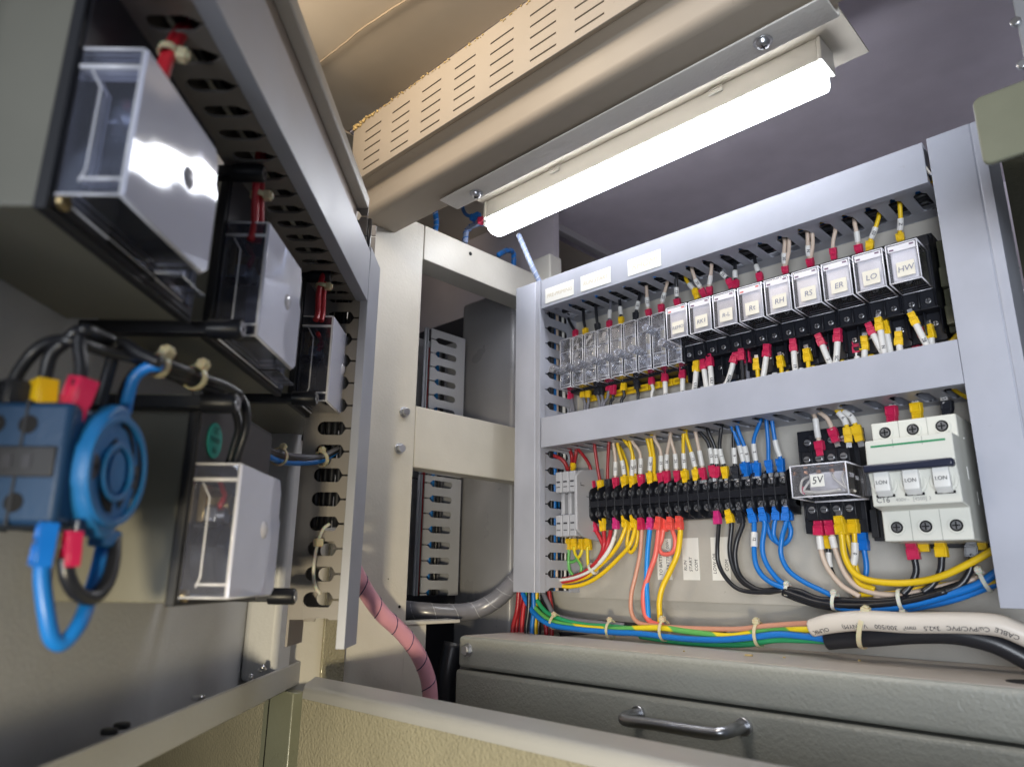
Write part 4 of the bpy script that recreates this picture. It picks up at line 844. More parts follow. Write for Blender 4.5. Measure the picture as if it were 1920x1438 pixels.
# --- G: trunk on the ledge
TR = [('green and yellow', [(984,1105),(992,1122),(1012,1148),(1040,1166),(1090,1176),(1150,1180),(1230,1177),(1290,1184),(1360,1191),(1400,1189),(1440,1180),(1490,1181),(1526,1179)], .536, .0024, 'thick green and yellow earth wire running along the ledge into the white cable'),
 ('green', [(996,1105),(1006,1125),(1026,1148),(1060,1164),(1100,1171),(1140,1173),(1200,1180)], .540, .0022, 'green wire curving out under the left duct onto the ledge'),
 ('blue', [(976,1100),(986,1125),(1002,1148),(1030,1170),(1080,1180),(1150,1186),(1200,1188),(1280,1197),(1350,1200),(1410,1194),(1460,1188),(1510,1194),(1560,1200)], .532, .0024, 'blue wire along the front of the ledge bundle'),
 ('green', [(1200,1192),(1260,1202),(1340,1207),(1400,1206),(1450,1200),(1510,1200),(1560,1202)], .540, .0024, 'dark green wire lowest in the ledge bundle'),
 ('black', [(1008,1105),(1020,1128),(1040,1152),(1080,1164),(1140,1168),(1200,1173),(1280,1182),(1360,1186)], .546, .0022, 'black wire at the back of the ledge bundle'),
 ('grey', [(1014,1100),(1026,1130),(1046,1155),(1110,1166),(1170,1172)], .542, .0022, 'grey wire beside the green one at the left end of the ledge'),
 ('brown', [(1420,1182),(1470,1190),(1520,1195),(1560,1198)], .546, .0018, 'brown wire peeping between the blue and green wires near the black sleeve')]
for wc, path, yy, r_, lb in TR: wire(lb, wc, wpix(path, yy), r_, group='wires bundled along the ledge')
VB = [('dark red', 972, 962, .528), ('dark red', 980, 968, .532), ('red', 986, 978, .536), ('black', 992, 988, .530), ('blue', 1000, 998, .535), ('yellow', 1006, 1004, .540), ('black', 1012, 1010, .545), ('red', 1018, 1024, .548), ('dark red', 1030, 1034, .550), ('black', 998, 1010, .550)]
for i, (wc, xa, xb, yy) in enumerate(VB):
    wire('%s wire dropping from the left duct into the box notch, %s from left' % (wc, ORD[i]), wc, wpix([(xa, 1085), (xa, 1110), ((xa+xb)/2+random.uniform(-3, 3), 1145), (xb, 1175), (xb, 1200)], yy), .0022, group='wires dropping from the left duct into the box')
# white sheathed cable and black sleeve
cp = wpix([(1522,1177),(1560,1168),(1620,1163),(1700,1167),(1800,1167),(1870,1172),(1920,1190),(1970,1215)], [.5215, .520, .5185, .5185, .5185, .52, .522, .525])
wc_ = thing('white_cable', 'thick white sheathed power cable with printed text lying above the lid', 'cable', cp[0])
obj('sheath', MB().tube(spline(cp, 10), [.0058+.0006*min(1, i/8) for i in range(71)], 24), mat('off_white_sheath', (.68, .62, .55), .42, mott=.05), wc_, smooth='all')
sp_ = spline(cp, 10)
def along(pts, px):
    best = min(range(len(pts)), key=lambda i: abs(projx(pts[i])-px)); return best
def projx(p): return 960+FPX*p.dot(RT)/p.dot(FW)
for s_, px in (('OLMK', 1545), ('(NYM)', 1600), ('V', 1630), ('300/500', 1666), ('mm²', 1712), ('3x2,5', 1746), ('Cu/PVC/PVC', 1816), ('CABLE', 1890)):
    i = along(sp_, px); T = (sp_[min(i+1, len(sp_)-1)]-sp_[i-1]).normalized(); c = sp_[i]
    f = (-(c.normalized())+Vector((0, 0, -.55))); f = (f-T*f.dot(T)).normalized()
    text('cable_print', s_, .0042, c+f*.0066, -T, f.cross(-T), INK, wc_)
bp_ = wpix([(1552,1200),(1580,1197),(1640,1193),(1720,1187),(1790,1188),(1860,1203),(1920,1232),(1970,1262)], [.528, .527, .526, .525, .525, .527, .53, .533])
t = thing('black_sleeved_cable', 'black sleeved cable running under the white power cable', 'cable', bp_[0])
obj('sleeve', MB().tube(spline(bp_, 8), .0064, 20), WIREC['black'], t, smooth='all')
# ------------------------------------------------------------------ cable ties
def tie(label, c, ax, r_, head, m=NYL, w=.0024, hs=.0034, sx=1., tail=0.):
    t = thing('cable_tie', label, 'cable tie', c, 'nylon cable ties')
    ax = Vector(ax).normalized(); a = (head-ax*head.dot(ax)).normalized(); b = ax.cross(a)
    fr = lambda p: c+a*p[0]+b*p[1]+ax*p[2]
    n = 28; vs = []
    for k in range(n):
        th = 2*math.pi*k/n
        for rr, h in ((r_, -w/2), (r_+.0007, -w/2), (r_+.0007, w/2), (r_, w/2)): vs.append((rr*math.cos(th), rr*math.sin(th)*sx, h))
    fs = []
    for k in range(n):
        o, q = 4*k, 4*((k+1) % n); fs += [(o+j, q+j, q+(j+1) % 4, o+(j+1) % 4) for j in range(4)]
    obj('band', MB(fr).add(vs, fs), m, t, smooth=True)
    m2 = MB(fr).box((r_-.0002, -hs*.5, -hs*.62), (r_+hs*.85, hs*.5, hs*.62)); m2.box((r_+hs*.85, -hs*.36, -hs*.4), (r_+hs*1.1, hs*.36, hs*.4))
    obj('head', m2, m, t, .0008, seg=3)
    if tail: obj('tail', MB(fr).box((r_+hs*.2, hs*.5, -w/2), (r_+hs*.45, hs*.5+tail, w/2)), m, t, .0002)
    return t
XT = Vector((1, 0, 0))
tie('yellowed nylon tie at the left end of the ledge bundle', at(1040, 1165, 'y', .537), (1, 0, -.35), .0066, Vector((0, -.5, 1)))
tie('yellowed nylon tie around the ledge bundle, second from the left', at(1146, 1180, 'y', .537), (1, 0, -.05), .0072, Vector((0, -.3, 1)))
tie('yellowed nylon tie where the yellow wire joins the ledge bundle', at(1246, 1182, 'y', .536), (1, 0, 0), .0078, Vector((0, -.3, 1)), hs=.0040)
tie('yellowed nylon tie left of the white cable end', at(1424, 1189, 'y', .537), (1, 0, 0), .0086, Vector((0, -.4, 1)), hs=.0040)
tie('large yellowed nylon tie around the white cable and the black sleeve', at(1622, 1181, 'y', .522), (1, 0, -.25), .0118, Vector((0, -.3, 1)), hs=.0046, w=.003, sx=.9)
tie('small white nylon tie on the black and blue bundle, left one', at(1477, 1106, 'y', .5455), (1, 0, -.15), .0042, Vector((0, -.6, 1)), NYLW, hs=.003)
tie('small white nylon tie on the black bundle where the blue wire joins', at(1566, 1127, 'y', .543), (1, 0, -.15), .0058, Vector((0, -.6, 1)), NYLW, hs=.0033)
tie('white nylon tie on the lower bundle under the breaker', at(1691, 1125, 'y', .544), (1, 0, .1), .0070, Vector((0, -.5, -1)), NYLW, hs=.003)
tie('white nylon tie on the bundle beside the right duct', at(1848, 1088, 'y', .545), (1, 0, .35), .0066, Vector((0, -.6, 1)), NYLW, hs=.0034)
tie('thin white nylon tie around the red and yellow bundle near the left duct', at(1112, 1066, 'y', .544), (1, 0, .8), .0050, Vector((0, -.5, -1)), NYLW, hs=.002)
# wires seen inside the ducts
ins = [('black', -.4650, .5630, .0030), ('black', -.4705, .5610, .0030), ('blue', -.4765, .5630, .0030), ('black', -.4820, .5600, .0030), ('black', -.4870, .5500, .0030), ('black', -.4655+.0, .519, .0024), ('black', -.4665, .529, .0026), ('black', -.4650, .534, .0024), ('blue', -.4655, .539, .0022), ('black', -.4660, .549, .0026), ('black', -.4725, .541, .003), ('black', -.4735, .529, .003), ('black', -.4740, .519, .003), ('black', -.4745, .549, .003), ('blue', -.480, .530, .0032), ('bright blue', -.474, .536, .0026), ('beige', -.468, .545, .0020), ('black', -.470, .524, .0024), ('black', -.476, .552, .0024), ('yellow', -.484, .520, .002), ('dark red', -.480, .560, .0022), ('white', -.465, .554, .0018)]
for i, (wc, x, y, r_) in enumerate(ins):
    wire('%s wire inside the left grey duct, %s from its cover' % (wc, ORD[i]), wc, [Vector((x+random.uniform(-.002, .002), y+random.uniform(-.002, .002), z_)) for z_ in (-.012, .06, .13, .2, .285)], r_, group='wires inside the left duct')
for dz, nm_, cl in ((.278, 'top', ['black', 'yellow', 'black', 'beige', 'black', 'yellow', 'blue', 'brown', 'black', 'black', 'black', 'black', 'black', 'black']), (.136, 'middle', ['blue', 'black', 'dark red', 'yellow', 'blue', 'beige', 'black', 'black', 'black', 'black', 'black', 'blue', 'black', 'black'])):
    for i, wc in enumerate(cl):
        y = (.5185+i*.0050) if i < 8 else (.5400+(i-8)*.0047); z_ = dz+(.0015+.0030*((i*5) % 3-1) if i < 8 else -.0078+.0012*(i-8))
        wire('%s wire inside the %s horizontal duct, %s from its cover' % (wc, nm_, ORD[i]), wc, [Vector((x, y+random.uniform(-.003, .003), z_+random.uniform(-.003, .003))) for x in (-.452, -.37, -.28, -.19, -.106)], .0024, group='wires inside the %s duct' % nm_)
# ------------------------------------------------------------------ lower box with lid, ledge
tag(obj('rear_ledge_plate', MB().box((-.52, .578, -.052), (-.075, .582, -.0185)), PLATE, bevel=0), 'plain cream strip of rear sheet between the mounting plate and the box lid', 'panel')
bx = thing('lower_box', 'wide hammered grey-green box under the mounting plate with a chrome pull handle', 'box', (-.25, .50, -.30))
XL, XR, BZ, BY = -.5150, .02, -.0520, .462
# lid with a rectangular notch at its left rear corner
lp = [(XL, BY), (XR, BY), (XR, .577), (-.448, .577), (-.448, .528), (-.482, .528), (-.490, .534), (-.490, .577), (XL, .577)]
obj('lid', MB().prism([(x, y, BZ-.0265) for x, y in lp], (0, 0, .0265)), HAM, bx, .0035, seg=4)
lt = [(XL+.004, BY+.0036), (XR, BY+.0036), (XR, .5765), (-.4475, .5765), (-.4475, .5275), (-.483, .5275), (-.4905, .534), (-.4905, .5765), (XL+.004, .5765)]
obj('lid_top_sheet', MB().prism([(x, y, BZ+.0001) for x, y in lt], (0, 0, .0004)), HAMT, bx)
obj('box_front', MB().box((XL-.003, BY-.0005, -.40), (XR, .575, BZ-.0282)), HAM, bx, .0035, seg=4)
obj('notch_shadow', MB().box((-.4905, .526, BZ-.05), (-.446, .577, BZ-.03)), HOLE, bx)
c = Vector((-.5013, BY, -.0631))
o = obj('hex_bolt', MB().tube([c, c-Y*.0012], .0058, 20), STEEL, bx, .0002); obj('bolt_head', MB().tube([c-Y*.0012, c-Y*.0052], .0046, 6), STEEL, o, .0005)
hp = [(-.3200, .4615, -.0925), (-.3200, .4480, -.0925), (-.3190, .4415, -.0932), (-.3130, .4385, -.0938), (-.29, .4360, -.0925), (-.2520, .4360, -.0922), (-.2430, .4370, -.0912), (-.2400, .4420, -.0905), (-.2395, .4480, -.0900), (-.2395, .4615, -.0900)]
h = obj('handle', MB().tube(spline(hp, 6), .0038, 16), CHROME, bx, smooth='all')
for p in (hp[0], hp[-1]): obj('handle_base', MB().tube([Vector(p), Vector(p)-Y*.003], .0056, 20), STEEL, h, .0004)
tag(obj('debris_crumbs', MB().box((-.2560, .500, -.0515), (-.2510, .503, -.0503)).box((-.232, .508, -.0515), (-.2305, .510, -.0506)).box((-.3005, .492, -.0515), (-.2995, .4935, -.0506)).box((-.19, .53, -.0515), (-.1885, .532, -.0505)), mat('foam_sealant', (.62, .46, .2), .8), bevel=.0003), 'few crumbs of yellow foam lying on the box lid', 'debris', kind='stuff')
obj_n = tag(obj('lid_cutout', MB().tube([(-.088, .4925, -.0517), (-.088, .4925, -.0512)], .011, 28), HOLE), 'dark cable cutout in the lid at the right edge of the picture', 'cutout')
# black gap and sloping frame corner left of the box
tag(obj('gap_cable', MB().tube(spline([(-.535, .475, -.06), (-.537, .470, -.09), (-.537, .468, -.13), (-.536, .468, -.2)], 6), .010, 18), WIREC['black'], smooth='all'), 'thick black cable standing in the dark gap left of the box', 'cable')
# foreground sill panel
fs = thing('front_sill', 'olive hammered sill panel across the lower foreground with a pale rolled rim', 'sill', (-.2, .30, -.40))
SX0 = -.4600
rim = [(.2740, -.0800), (.2742, -.0762), (.2752, -.0738), (.2775, -.0722), (.2810, -.0716), (.3040, -.0716), (.3065, -.0722), (.3072, -.0745), (.3072, -.0850), (.3050, -.0850), (.3050, -.0800), (.2800, -.0790)]
def sx(y): return -.4590-(y-.274)*1.15
n_ = len(rim); rv_ = [(sx(y), y, z) for y, z in rim]+[(.10, y, z) for y, z in rim]
obj('rolled_rim', MB().add(rv_, [tuple(range(n_))[::-1], tuple(range(n_, 2*n_))]+[(i_, (i_+1) % n_, n_+(i_+1) % n_, n_+i_) for i_ in range(n_)]), mat('rim_pale_paint', (.44, .43, .40), .4, bump=.3, bscale=380, bdist=.0005, mott=.06), fs, smooth=True)
obj('front_face', MB().prism([(SX0+.0015, .2738, -.0795), (SX0+.0015, .2738, -.40), (.10, .2738, -.40), (.10, .2738, -.0795)], (0, .0022, 0)), GOLD, fs)
obj('end_fold', MB().prism([(SX0, .2742, -.40), (SX0+.0013, .2742, -.40), (SX0-.033, .306, -.40), (SX0-.0345, .306, -.40)], (0, 0, .3205)), OLIVE, fs, .0004)
# side strip left of the sill and lower enclosure wall
t = tag(obj('frame_strip', MB().box((-.540, .2900, -.40), (-.4990, .3000, -.0820)), OLIVE, bevel=.001), 'pale green upright frame strip left of the hammered sill', 'frame strip')
t = tag(obj('lower_side_panel', MB().box((-1.05, .3060, -.48), (-.5400, .3100, -.0900)), GOLD), 'glittering olive hammered panel below the open door', 'panel')
t = tag(obj('door_hinge_post', MB().box((-.5285, at(605, 1215, 'x', -.526).y, -.30), (-.5255, at(648, 1215, 'x', -.526).y, .03)), GOLD, bevel=.001), 'gold glinting hammered post below the door duct', 'post')
# ------------------------------------------------------------------ hoses
hose('spiral_hose', 'pink and blue spiral wrapped hose bending down behind the front sill', [at(655, 1050, 'x', -.500), at(684, 1105, 'x', -.500), at(716, 1150, 'x', -.501), at(752, 1184, 'x', -.503), at(783, 1225, 'x', -.505), at(803, 1275, 'x', -.506), at(808, 1330, 'x', -.506)], .0066, HOSEM, mat('slit_dark', (.05, .03, .10), .4), 7, .0005, 'hose')
hose('spiral_hose', 'dusty grey-blue spiral wrapped hose passing through the lower frame opening', [at(740, 1140, 'x', -.60), at(790, 1146, 'x', -.575), at(840, 1149, 'x', -.56), at(890, 1144, 'x', -.55), at(930, 1124, 'x', -.535), at(960, 1095, 'x', -.52), at(985, 1070, 'x', -.505)], .0088, HOSEB, mat('slit_pale', (.42, .43, .47), .4), 8, .0004, 'hose', inner=None)
# ------------------------------------------------------------------ ducts in the compartment behind the frame
def comp_duct(z0, z1, lab):
    t = thing('wiring_duct', lab, 'cable duct', (-.62, .55, z0), 'grey slotted ducts in the side compartment')
    m = MB().box((-.660, .5535, z0), (-.622, .555, z1)).box((-.660, .4985, z0), (-.6585, .5535, z1))
    finger_wall(m, (-.6200, .5535, z0), Z, -Y, -X, z1-z0, .0167, .2499-z0, .0037, .0170, .041, .0530, .0565)
    m.box((-.6260, .4955, z0), (-.6200, .4970, z1)).box((-.6240, .4930, z0), (-.6225, .4955, z1))
    obj('slotted_channel', m, LGREY, t, .0003)
comp_duct(.110, .2790, 'open grey slotted duct seen through the upper frame opening')
comp_duct(-.0200, .108, 'open grey slotted duct seen through the dark lower frame opening')
for i, (wc, x, y) in enumerate((('red', -.634, .507), ('black', -.640, .515), ('blue', -.632, .519), ('black', -.634, .530), ('grey', -.640, .538), ('white', -.638, .525))):
    wire('%s wire inside the compartment duct behind the frame, %s from the front' % (wc, ORD[i]), wc, [Vector((x, y, -.02)), Vector((x+.002, y, .1)), Vector((x, y+.002, .26))], .0024, group='wires in the compartment duct')
# ------------------------------------------------------------------ right side pieces
tp_ = thing('corner_plate', 'olive painted plate with rounded corners jutting in at the upper right edge', 'plate', (-.03, .40, .20))
def rp(c0, c1, r_, n=6):
    (x0, z0), (x1, z1) = c0, c1; o = []
    for cx_, cz_, a0 in ((x0+r_, z0+r_, math.pi), (x1-r_, z0+r_, 1.5*math.pi), (x1-r_, z1-r_, 0), (x0+r_, z1-r_, .5*math.pi)):
        for j in range(n+1): a = a0+math.pi/2*j/n; o.append((cx_+r_*math.cos(a), cz_+r_*math.sin(a)))
    return o
obj('plate_body', MB().prism([(x, .400, z) for x, z in rp((-.0550, .2060), (.05, .2452), .004)], (0, .0035, 0)), OLIVE, tp_, .001)
t = thing('hinge_strip', 'grey steel strip with two screws at the top right edge', 'strip', (-.03, .42, .25))
obj('strip', MB().box((-.0318, .4210, .2400), (-.020, .4240, .36)), mat('grey_strip_paint', (.26, .26, .27), .4), t, .0006)
for px, py in ((1906, 45), (1918, 125)):
    c = at(px, py, 'y', .4205); obj('screw', MB().tube([c, c-Y*.003], .0026, 14), STEEL, t, .0006)
c = at(1905, 504, 'y', .5765); tag(obj('screw_hole', MB().tube([c, c-Y*.0006], .0022, 12), HOLE, None), 'small round screw hole in the dark olive panel at the right edge', 'hole')
# ------------------------------------------------------------------ door (frame n, s, z)
dr = thing('cabinet_door', 'open grey-green cabinet door at the left carrying meters, switch and ducts', 'door', FD((-.185, .3, -.07)))
obj('door_panel', MB(FD).box((-.190, .12, -.0815), (-.185, .628, .40)), DOOR, dr)
FLM = mat('door_edge_paint', (.44, .44, .43), .38, bump=.3, bscale=380, bdist=.0005, mott=.05)
obj('bottom_flange', MB(FD).box((-.1612, .12, -.0815), (-.1590, .6280, -.0645)).box((-.185, .12, -.0815), (-.1612, .6280, -.0795)), FLM, dr, .0012)
obj('far_flange', MB(FD).box((-.1612, .6150, -.0645), (-.1590, .6280, .40)).box((-.185, .6260, -.0795), (-.1612, .6280, .40)), FLM, dr, .0012)
obj('stiffener_channel', MB(FD).box((-.185, .5340, -.0725), (-.1600, .5700, .25)), DOOR, dr, .0045, seg=4)
for px, py in ((245, 1366), (385, 1312), (222, 1377)):
    c = at(px, py, 'n', -.165); obj('rivet', MB().tube([c-DN*.004, c-DN*.004+Vector((0, 0, .0025))], .0035, 12), STEEL if px > 300 else BLKM, dr, .0006)
for px, py in ((470, 1275), (490, 1255)):
    c = at(px, py, 'n', -.165); m = MB()
    for k in range(5): q = c+Vector((random.uniform(-1, 1), random.uniform(-1, 1), random.uniform(-1, 1)))*.0018; m.tube([q, q+Vector((0, .001, .002))], .0016, 7)
    obj('weld_bead', m, STEEL, dr, smooth='all')
# door ducts
hd = thing('door_duct', 'horizontal grey duct along the top of the open door, slots on its underside', 'cable duct', FD((-.16, .3, .186)), 'grey slotted wiring ducts on the open door')
m = MB(FD)
class DM:                                   # lets finger_wall write in door coordinates
    pass
finger_wall(m, (-.1340, -.06, .1860), (0, 1, 0), (1, 0, 0), (0, 0, 1), .5320, .01647, .2276+.06-.01647*30, .0040, .0090, .0190, .0290, .0325, tip=.0045)
m.box((-.1355, -.06, .1860), (-.1340, .4700, .2210)); m.box((-.134, -.06, .2195), (-.1020, .4700, .2210))
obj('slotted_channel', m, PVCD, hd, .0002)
obj('cover', MB(FD).prism([(-.1000, -.06, .1850), (-.1000, -.06, .2155), (-.1000, -.06, .2222), (-.1080, -.06, .2222), (-.1080, -.06, .2212), (-.1012, -.06, .2212), (-.1012, -.06, .1860), (-.1080, -.06, .1860), (-.1080, -.06, .1850)], (0, .5325, 0)), PVC, hd, .0003)
t = thing('door_top_rail', 'pale lip of the door top rail running above the horizontal duct', 'rail', FD((-.10, .3, .24)))
obj('rail_face', MB(FD).box((-.1135, -.06, .2330), (-.1120, .4720, .2720)), mat('door_rail_brown', (.36, .30, .25), .4), t)
obj('rail_lip', MB(FD).prism([(-.1120, -.06, .2570), (-.1045, -.06, .2570), (-.1040, -.06, .2580), (-.1040, -.06, .2660), (-.1120, -.06, .2660)], (0, .532, 0)), CREAM, t, .0006)
vd = thing('door_duct', 'upright grey duct at the far edge of the open door with keyhole slots', 'cable duct', FD((-.12, .49, -.04)), 'grey slotted wiring ducts on the open door')
m = MB(FD)
finger_wall(m, (-.1350, .4700, -.0270), (0, 0, 1), (1, 0, 0), (0, 1, 0), .2870, .01563, .1726+.0270, .0045, .0120, .0232, .0310, .0332, tip=.0026)
finger_wall(m, (-.1350, .5020, -.0300), (0, 0, 1), (1, 0, 0), (0, 1, 0), .2900, .01563, .1726+.0300, .0045, .0120, .0232, .0310, .0332, tip=.0042)
m.box((-.1365, .4700, -.0430), (-.1350, .5034, .2600))
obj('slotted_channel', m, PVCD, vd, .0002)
obj('cover', MB(FD).prism([(-.0995, .4690, -.0440), (-.0995, .5060, -.0440), (-.1050, .5060, -.0440), (-.1050, .5045, -.0440), (-.1010, .5045, -.0440), (-.1010, .4702, -.0440), (-.1050, .4702, -.0440), (-.1050, .4690, -.0440)], (0, 0, .2700)), PVC, vd, .0003)
for i, (wc, n_, s_) in enumerate((('black', -.1035, .474), ('black', -.1085, .475), ('black', -.1125, .477), ('black', -.118, .480), ('black', -.123, .483), ('blue', -.107, .484), ('black', -.128, .482))):
    wire('%s wire inside the upright door duct, %s layer from the slots' % (wc, ORD[i]), wc, [FD((n_, s_, z_)) for z_ in (.03, .12, .25)], .0022, group='wires in the upright door duct')
for i, (wc, n_, z_) in enumerate((('red', -.108, .192), ('black', -.115, .194), ('black', -.122, .196), ('dark red', -.112, .200), ('white', -.126, .198))):
    wire('%s wire inside the horizontal door duct, %s layer from the slots' % (wc, ORD[i]), wc, [FD((n_+.001*math.sin(s_*90), s_, z_)) for s_ in (-.04, .08, .2, .3, .4, .465)], .0022, group='wires in the horizontal door duct')
# ------------------------------------------------------------------ panel meters on the door
def meter(s0, s1, z0, z1, cz0, cz1, cs1, lab, sticker=False, brass=True, clz=.1805):
    t = thing('panel_meter', lab, 'meter', FD((-.185, (s0+s1)/2, z0)), 'meters mounted on the open door')
    obj('body', MB(FD).box((-.185, s0+.0012, z0+.0012), (-.1375, s1-.0012, z1-.0012)), BODY, t, .0008)
    obj('back_plate', MB(FD).box((-.1375, s0, z0), (-.1335, s1, z1)), BLKM, t, .0006)
    obj('back_face', MB(FD).box((-.1334, s0+.0022, z0+.0022), (-.1328, s1-.0022, z1-.0022)), DKG, t)
    n0, n1 = -.1326, -.1140; w = .0012; a, b, c, d = s0+.002, cs1, cz0, cz1
    obj('cover_face', MB(FD).prism([(n1, a, c), (n1, b-.004, c), (n1, b, c+.003), (n1, b, c+.034), (n1, b-.0025, c+.037), (n1, b-.0025, d-.006), (n1, b-.006, d), (n1, a, d)], (w, 0, 0)), COVERF, t, .0003)
    m = MB(FD).box((n0, a, c), (n1, a+w, d)).box((n0, a+w, d-w), (n1, b-.006, d)).box((n0, a+w, c), (n1, b-.004, c+w)).box((n0, b-w-.0025, c+w), (n1, b-.0025, d-w))
    m.box((n0, b-.0025, c), (n0+.0015, s1-.006, c+.045)).box((n0+.0015, b, c), (n1-.008, s1-.016, c+.0012))
    obj('cover_side', m, COVER, t, .0002)
    mm = MB(FD); e = .0005
    for p, q in (((n1, a, c), (n1, a, d)), ((n1, a, c), (n1, b-.004, c)), ((n1, a, d), (n1, b-.006, d)), ((n0, a, d), (n1, a, d)), ((n0, a, c), (n1, a, c)), ((n0, a, c), (n0, s1-.012, c))):
        mm.tube([p, q], e, 6, raw=False)
    mm.tube([(n0+.0060, a-.0002, c+.004), (n0+.0075, a-.0002, c+.008), (n0+.0075, a-.0002, d-.014), (n0+.0040, a-.0002, d-.008)], .0004, 6, raw=False)
    mm.tube([(n0+.006, a, c+.0052), (n1, a, c+.0052)], .0006, 6, raw=False)
    mm.tube([(n0, a, d-.0065), (n1, a, d-.0065)], .0009, 6, raw=False)
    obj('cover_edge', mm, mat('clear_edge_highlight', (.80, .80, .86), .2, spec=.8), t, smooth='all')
    # moulded dimple, inner coil can and terminal
    cc = ((a+b)/2+.006, (c+d)/2+.002)
    obj('dimple', MB(FD).tube([(n1+w*.9, cc[0], cc[1]), (n1+w+.0004, cc[0], cc[1]), (n1+w+.0014, cc[0], cc[1])], [.0042, .0038, .0016], 20, raw=False), mat('pale_dimple', (.62, .62, .72), .15, coat=.5), t, smooth=True)
    obj('coil_can', MB(FD).tube([(n0, a+.017, c+.017), (n0+.0105, a+.017, c+.017)], .0130, 28, raw=False), BLK, t, .0008)
    obj('terminal_nut', MB(FD).tube([(n0, a+.014, d-.016), (n0+.009, a+.014, d-.016)], .0062, 6, raw=False).tube([(n0, a+.014, d-.016), (n0+.0120, a+.014, d-.016)], .0044, 14, raw=False).box((n0, a+.006, d-.024), (n0+.0035, a+.020, d-.008)), BRASS if brass else STEEL, t, .0005)
    obj('terminal_nut', MB(FD).tube([(n0, a+.011, c+.034), (n0+.0085, a+.011, c+.034)], .0055, 6, raw=False).tube([(n0, a+.011, c+.034), (n0+.0115, a+.011, c+.034)], .0036, 14, raw=False), STEEL, t, .0005)
    obj('inner_lead', MB(FD).tube([(n0+.006, a+.011, c+.034), (n0+.010, a+.008, c+.040), (n0+.009, a+.012, d-.012), (n0+.004, a+.016, d-.004)], .0013, 8, raw=False), WIREC['red'], t, smooth='all')
    obj('moulded_bracket', MB(FD).box((n0, a+.004, c+.028), (n0+.0045, a+.030, c+.0300)).box((n0, a+.028, c+.010), (n0+.006, a+.0300, d-.010)), BLKM, t, .0005)
    obj('vent_slot', MB(FD).box((-.1327, s0+.030, z0+.0035), (-.1322, s0+.062, z0+.0060)), HOLE, t)
    obj('corner_screw', MB(FD).tube([(-.1327, s0+.0045, z0+.0042), (-.1305, s0+.0045, z0+.0042)], .0026, 12, raw=False), BRASS, t, .0004)
    obj('plate_hole', MB(FD).tube([(-.1327, s0+.0085, (z0+z1)/2), (-.1324, s0+.0085, (z0+z1)/2)], .0015, 10, raw=False), HOLE, t)
    # two clamps
    for (sa, za, up) in ((s1+.010, z0+.0015, -1), (s0-.0045, clz, 1)):
        o = obj('clamp_arm', MB(FD).box((-.185, sa-.003, za-.0030), (-.1240, sa+.003, za+.0026)), BLK, t, .0005)
        obj('thumb_screw', MB(FD).tube([(-.1300, sa, za), (-.1165, sa, za), (-.1155, sa, za)], [.0044, .0044, .0036], 18, raw=False), BLK, o, .0003)
        obj('screw_end', MB(FD).ring((-.1157, sa, za), (1, 0, 0), .0012, .0030, .0005, 18), CHROME, o)
    if sticker:
        c_ = at(402, 826, 'n', -.1326); ss, zz_ = c_.dot(DS), c_.z
        k = MB(FD); pts = [(-.1326, ss+.0080*math.cos(q*math.pi/20), zz_+.0080*math.sin(q*math.pi/20)) for q in range(40)]
        k.prism(pts, (.0003, 0, 0)); o = obj('round_sticker', k, TEAL, t)
        for j, s_ in enumerate(('QC', 'PASSED', '06')): text('sticker_print', s_, .0042 if j != 1 else .0034, FD((-.1321, ss, zz_+.0045-.0045*j)), DS, Z, TEALD, o)
    return t
M1 = meter(.186, .284, .1005, .1900, .1060, .1560, .2475, 'nearest clear covered meter at the upper left, lamp mirrored in its cover')
M2 = meter(.303, .409, .1005, .1900, .1030, .1585, .3630, 'second clear covered meter in the upper row on the door')
M3 = meter(.432, .540, .1015, .1900, .1045, .1600, .4860, 'farthest and smallest looking meter of the upper row on the door', clz=.1850)
M4 = meter(.302, .400, -.0130, .0765, -.0095, .0450, .3620, 'lower meter with a round green sticker, under the upper row', sticker=True, clz=.0700)
# red wires into the meters
def dpix(path, ax, v): return [at(p[0], p[1], ax, (p[2] if len(p) > 2 else v)) for p in path]
def dwire(lb, wc, P_, r_, boots=(), grp=None, extra=()): return wire(lb, wc, P_, r_, boots, None, grp, extra)
dwire('pair of red wires arching from the top duct into the nearest meter', 'red', dpix([(390, 30), (352, 42), (326, 68), (308, 105), (290, 160)], 'n', -.1215), .0017, extra=[('red', dpix([(388, 38), (362, 48), (338, 74), (318, 112), (302, 165)], 'n', -.119))])
tie('yellowed nylon tie on the red pair above the nearest meter', at(316, 98, 'n', -.120), at(312, 108, 'n', -.120)-at(322, 80, 'n', -.120), .0028, DN*1+DS*.3, hs=.0038)
dwire('pair of red wires running down behind a clamp into the second meter', 'red', dpix([(486, 270), (483, 300), (479, 360), (477, 425), (470, 450)], 'n', -.1205), .0017, extra=[('red', dpix([(498, 268), (492, 300), (489, 360), (488, 425), (484, 455)], 'n', -.1195))])
tie('yellowed nylon tie on the red pair above the second meter', at(484, 367, 'n', -.120), Z, .0030, DN, hs=.0036)
dwire('pair of red wires dropping into the farthest meter', 'red', dpix([(618, 490), (607, 510), (598, 545), (596, 585), (592, 600)], 'n', -.1200), .0017, extra=[('red', dpix([(622, 492), (613, 512), (607, 548), (605, 585), (602, 602)], 'n', -.119))])
tie('yellowed nylon tie on the red pair above the farthest meter', at(603, 537, 'n', -.1195), Z, .0030, DN, hs=.0036)
dwire('single red wire curling inside the farthest meter cover', 'red', dpix([(596, 625), (603, 640), (604, 650), (598, 655)], 'n', -.122), .0014)
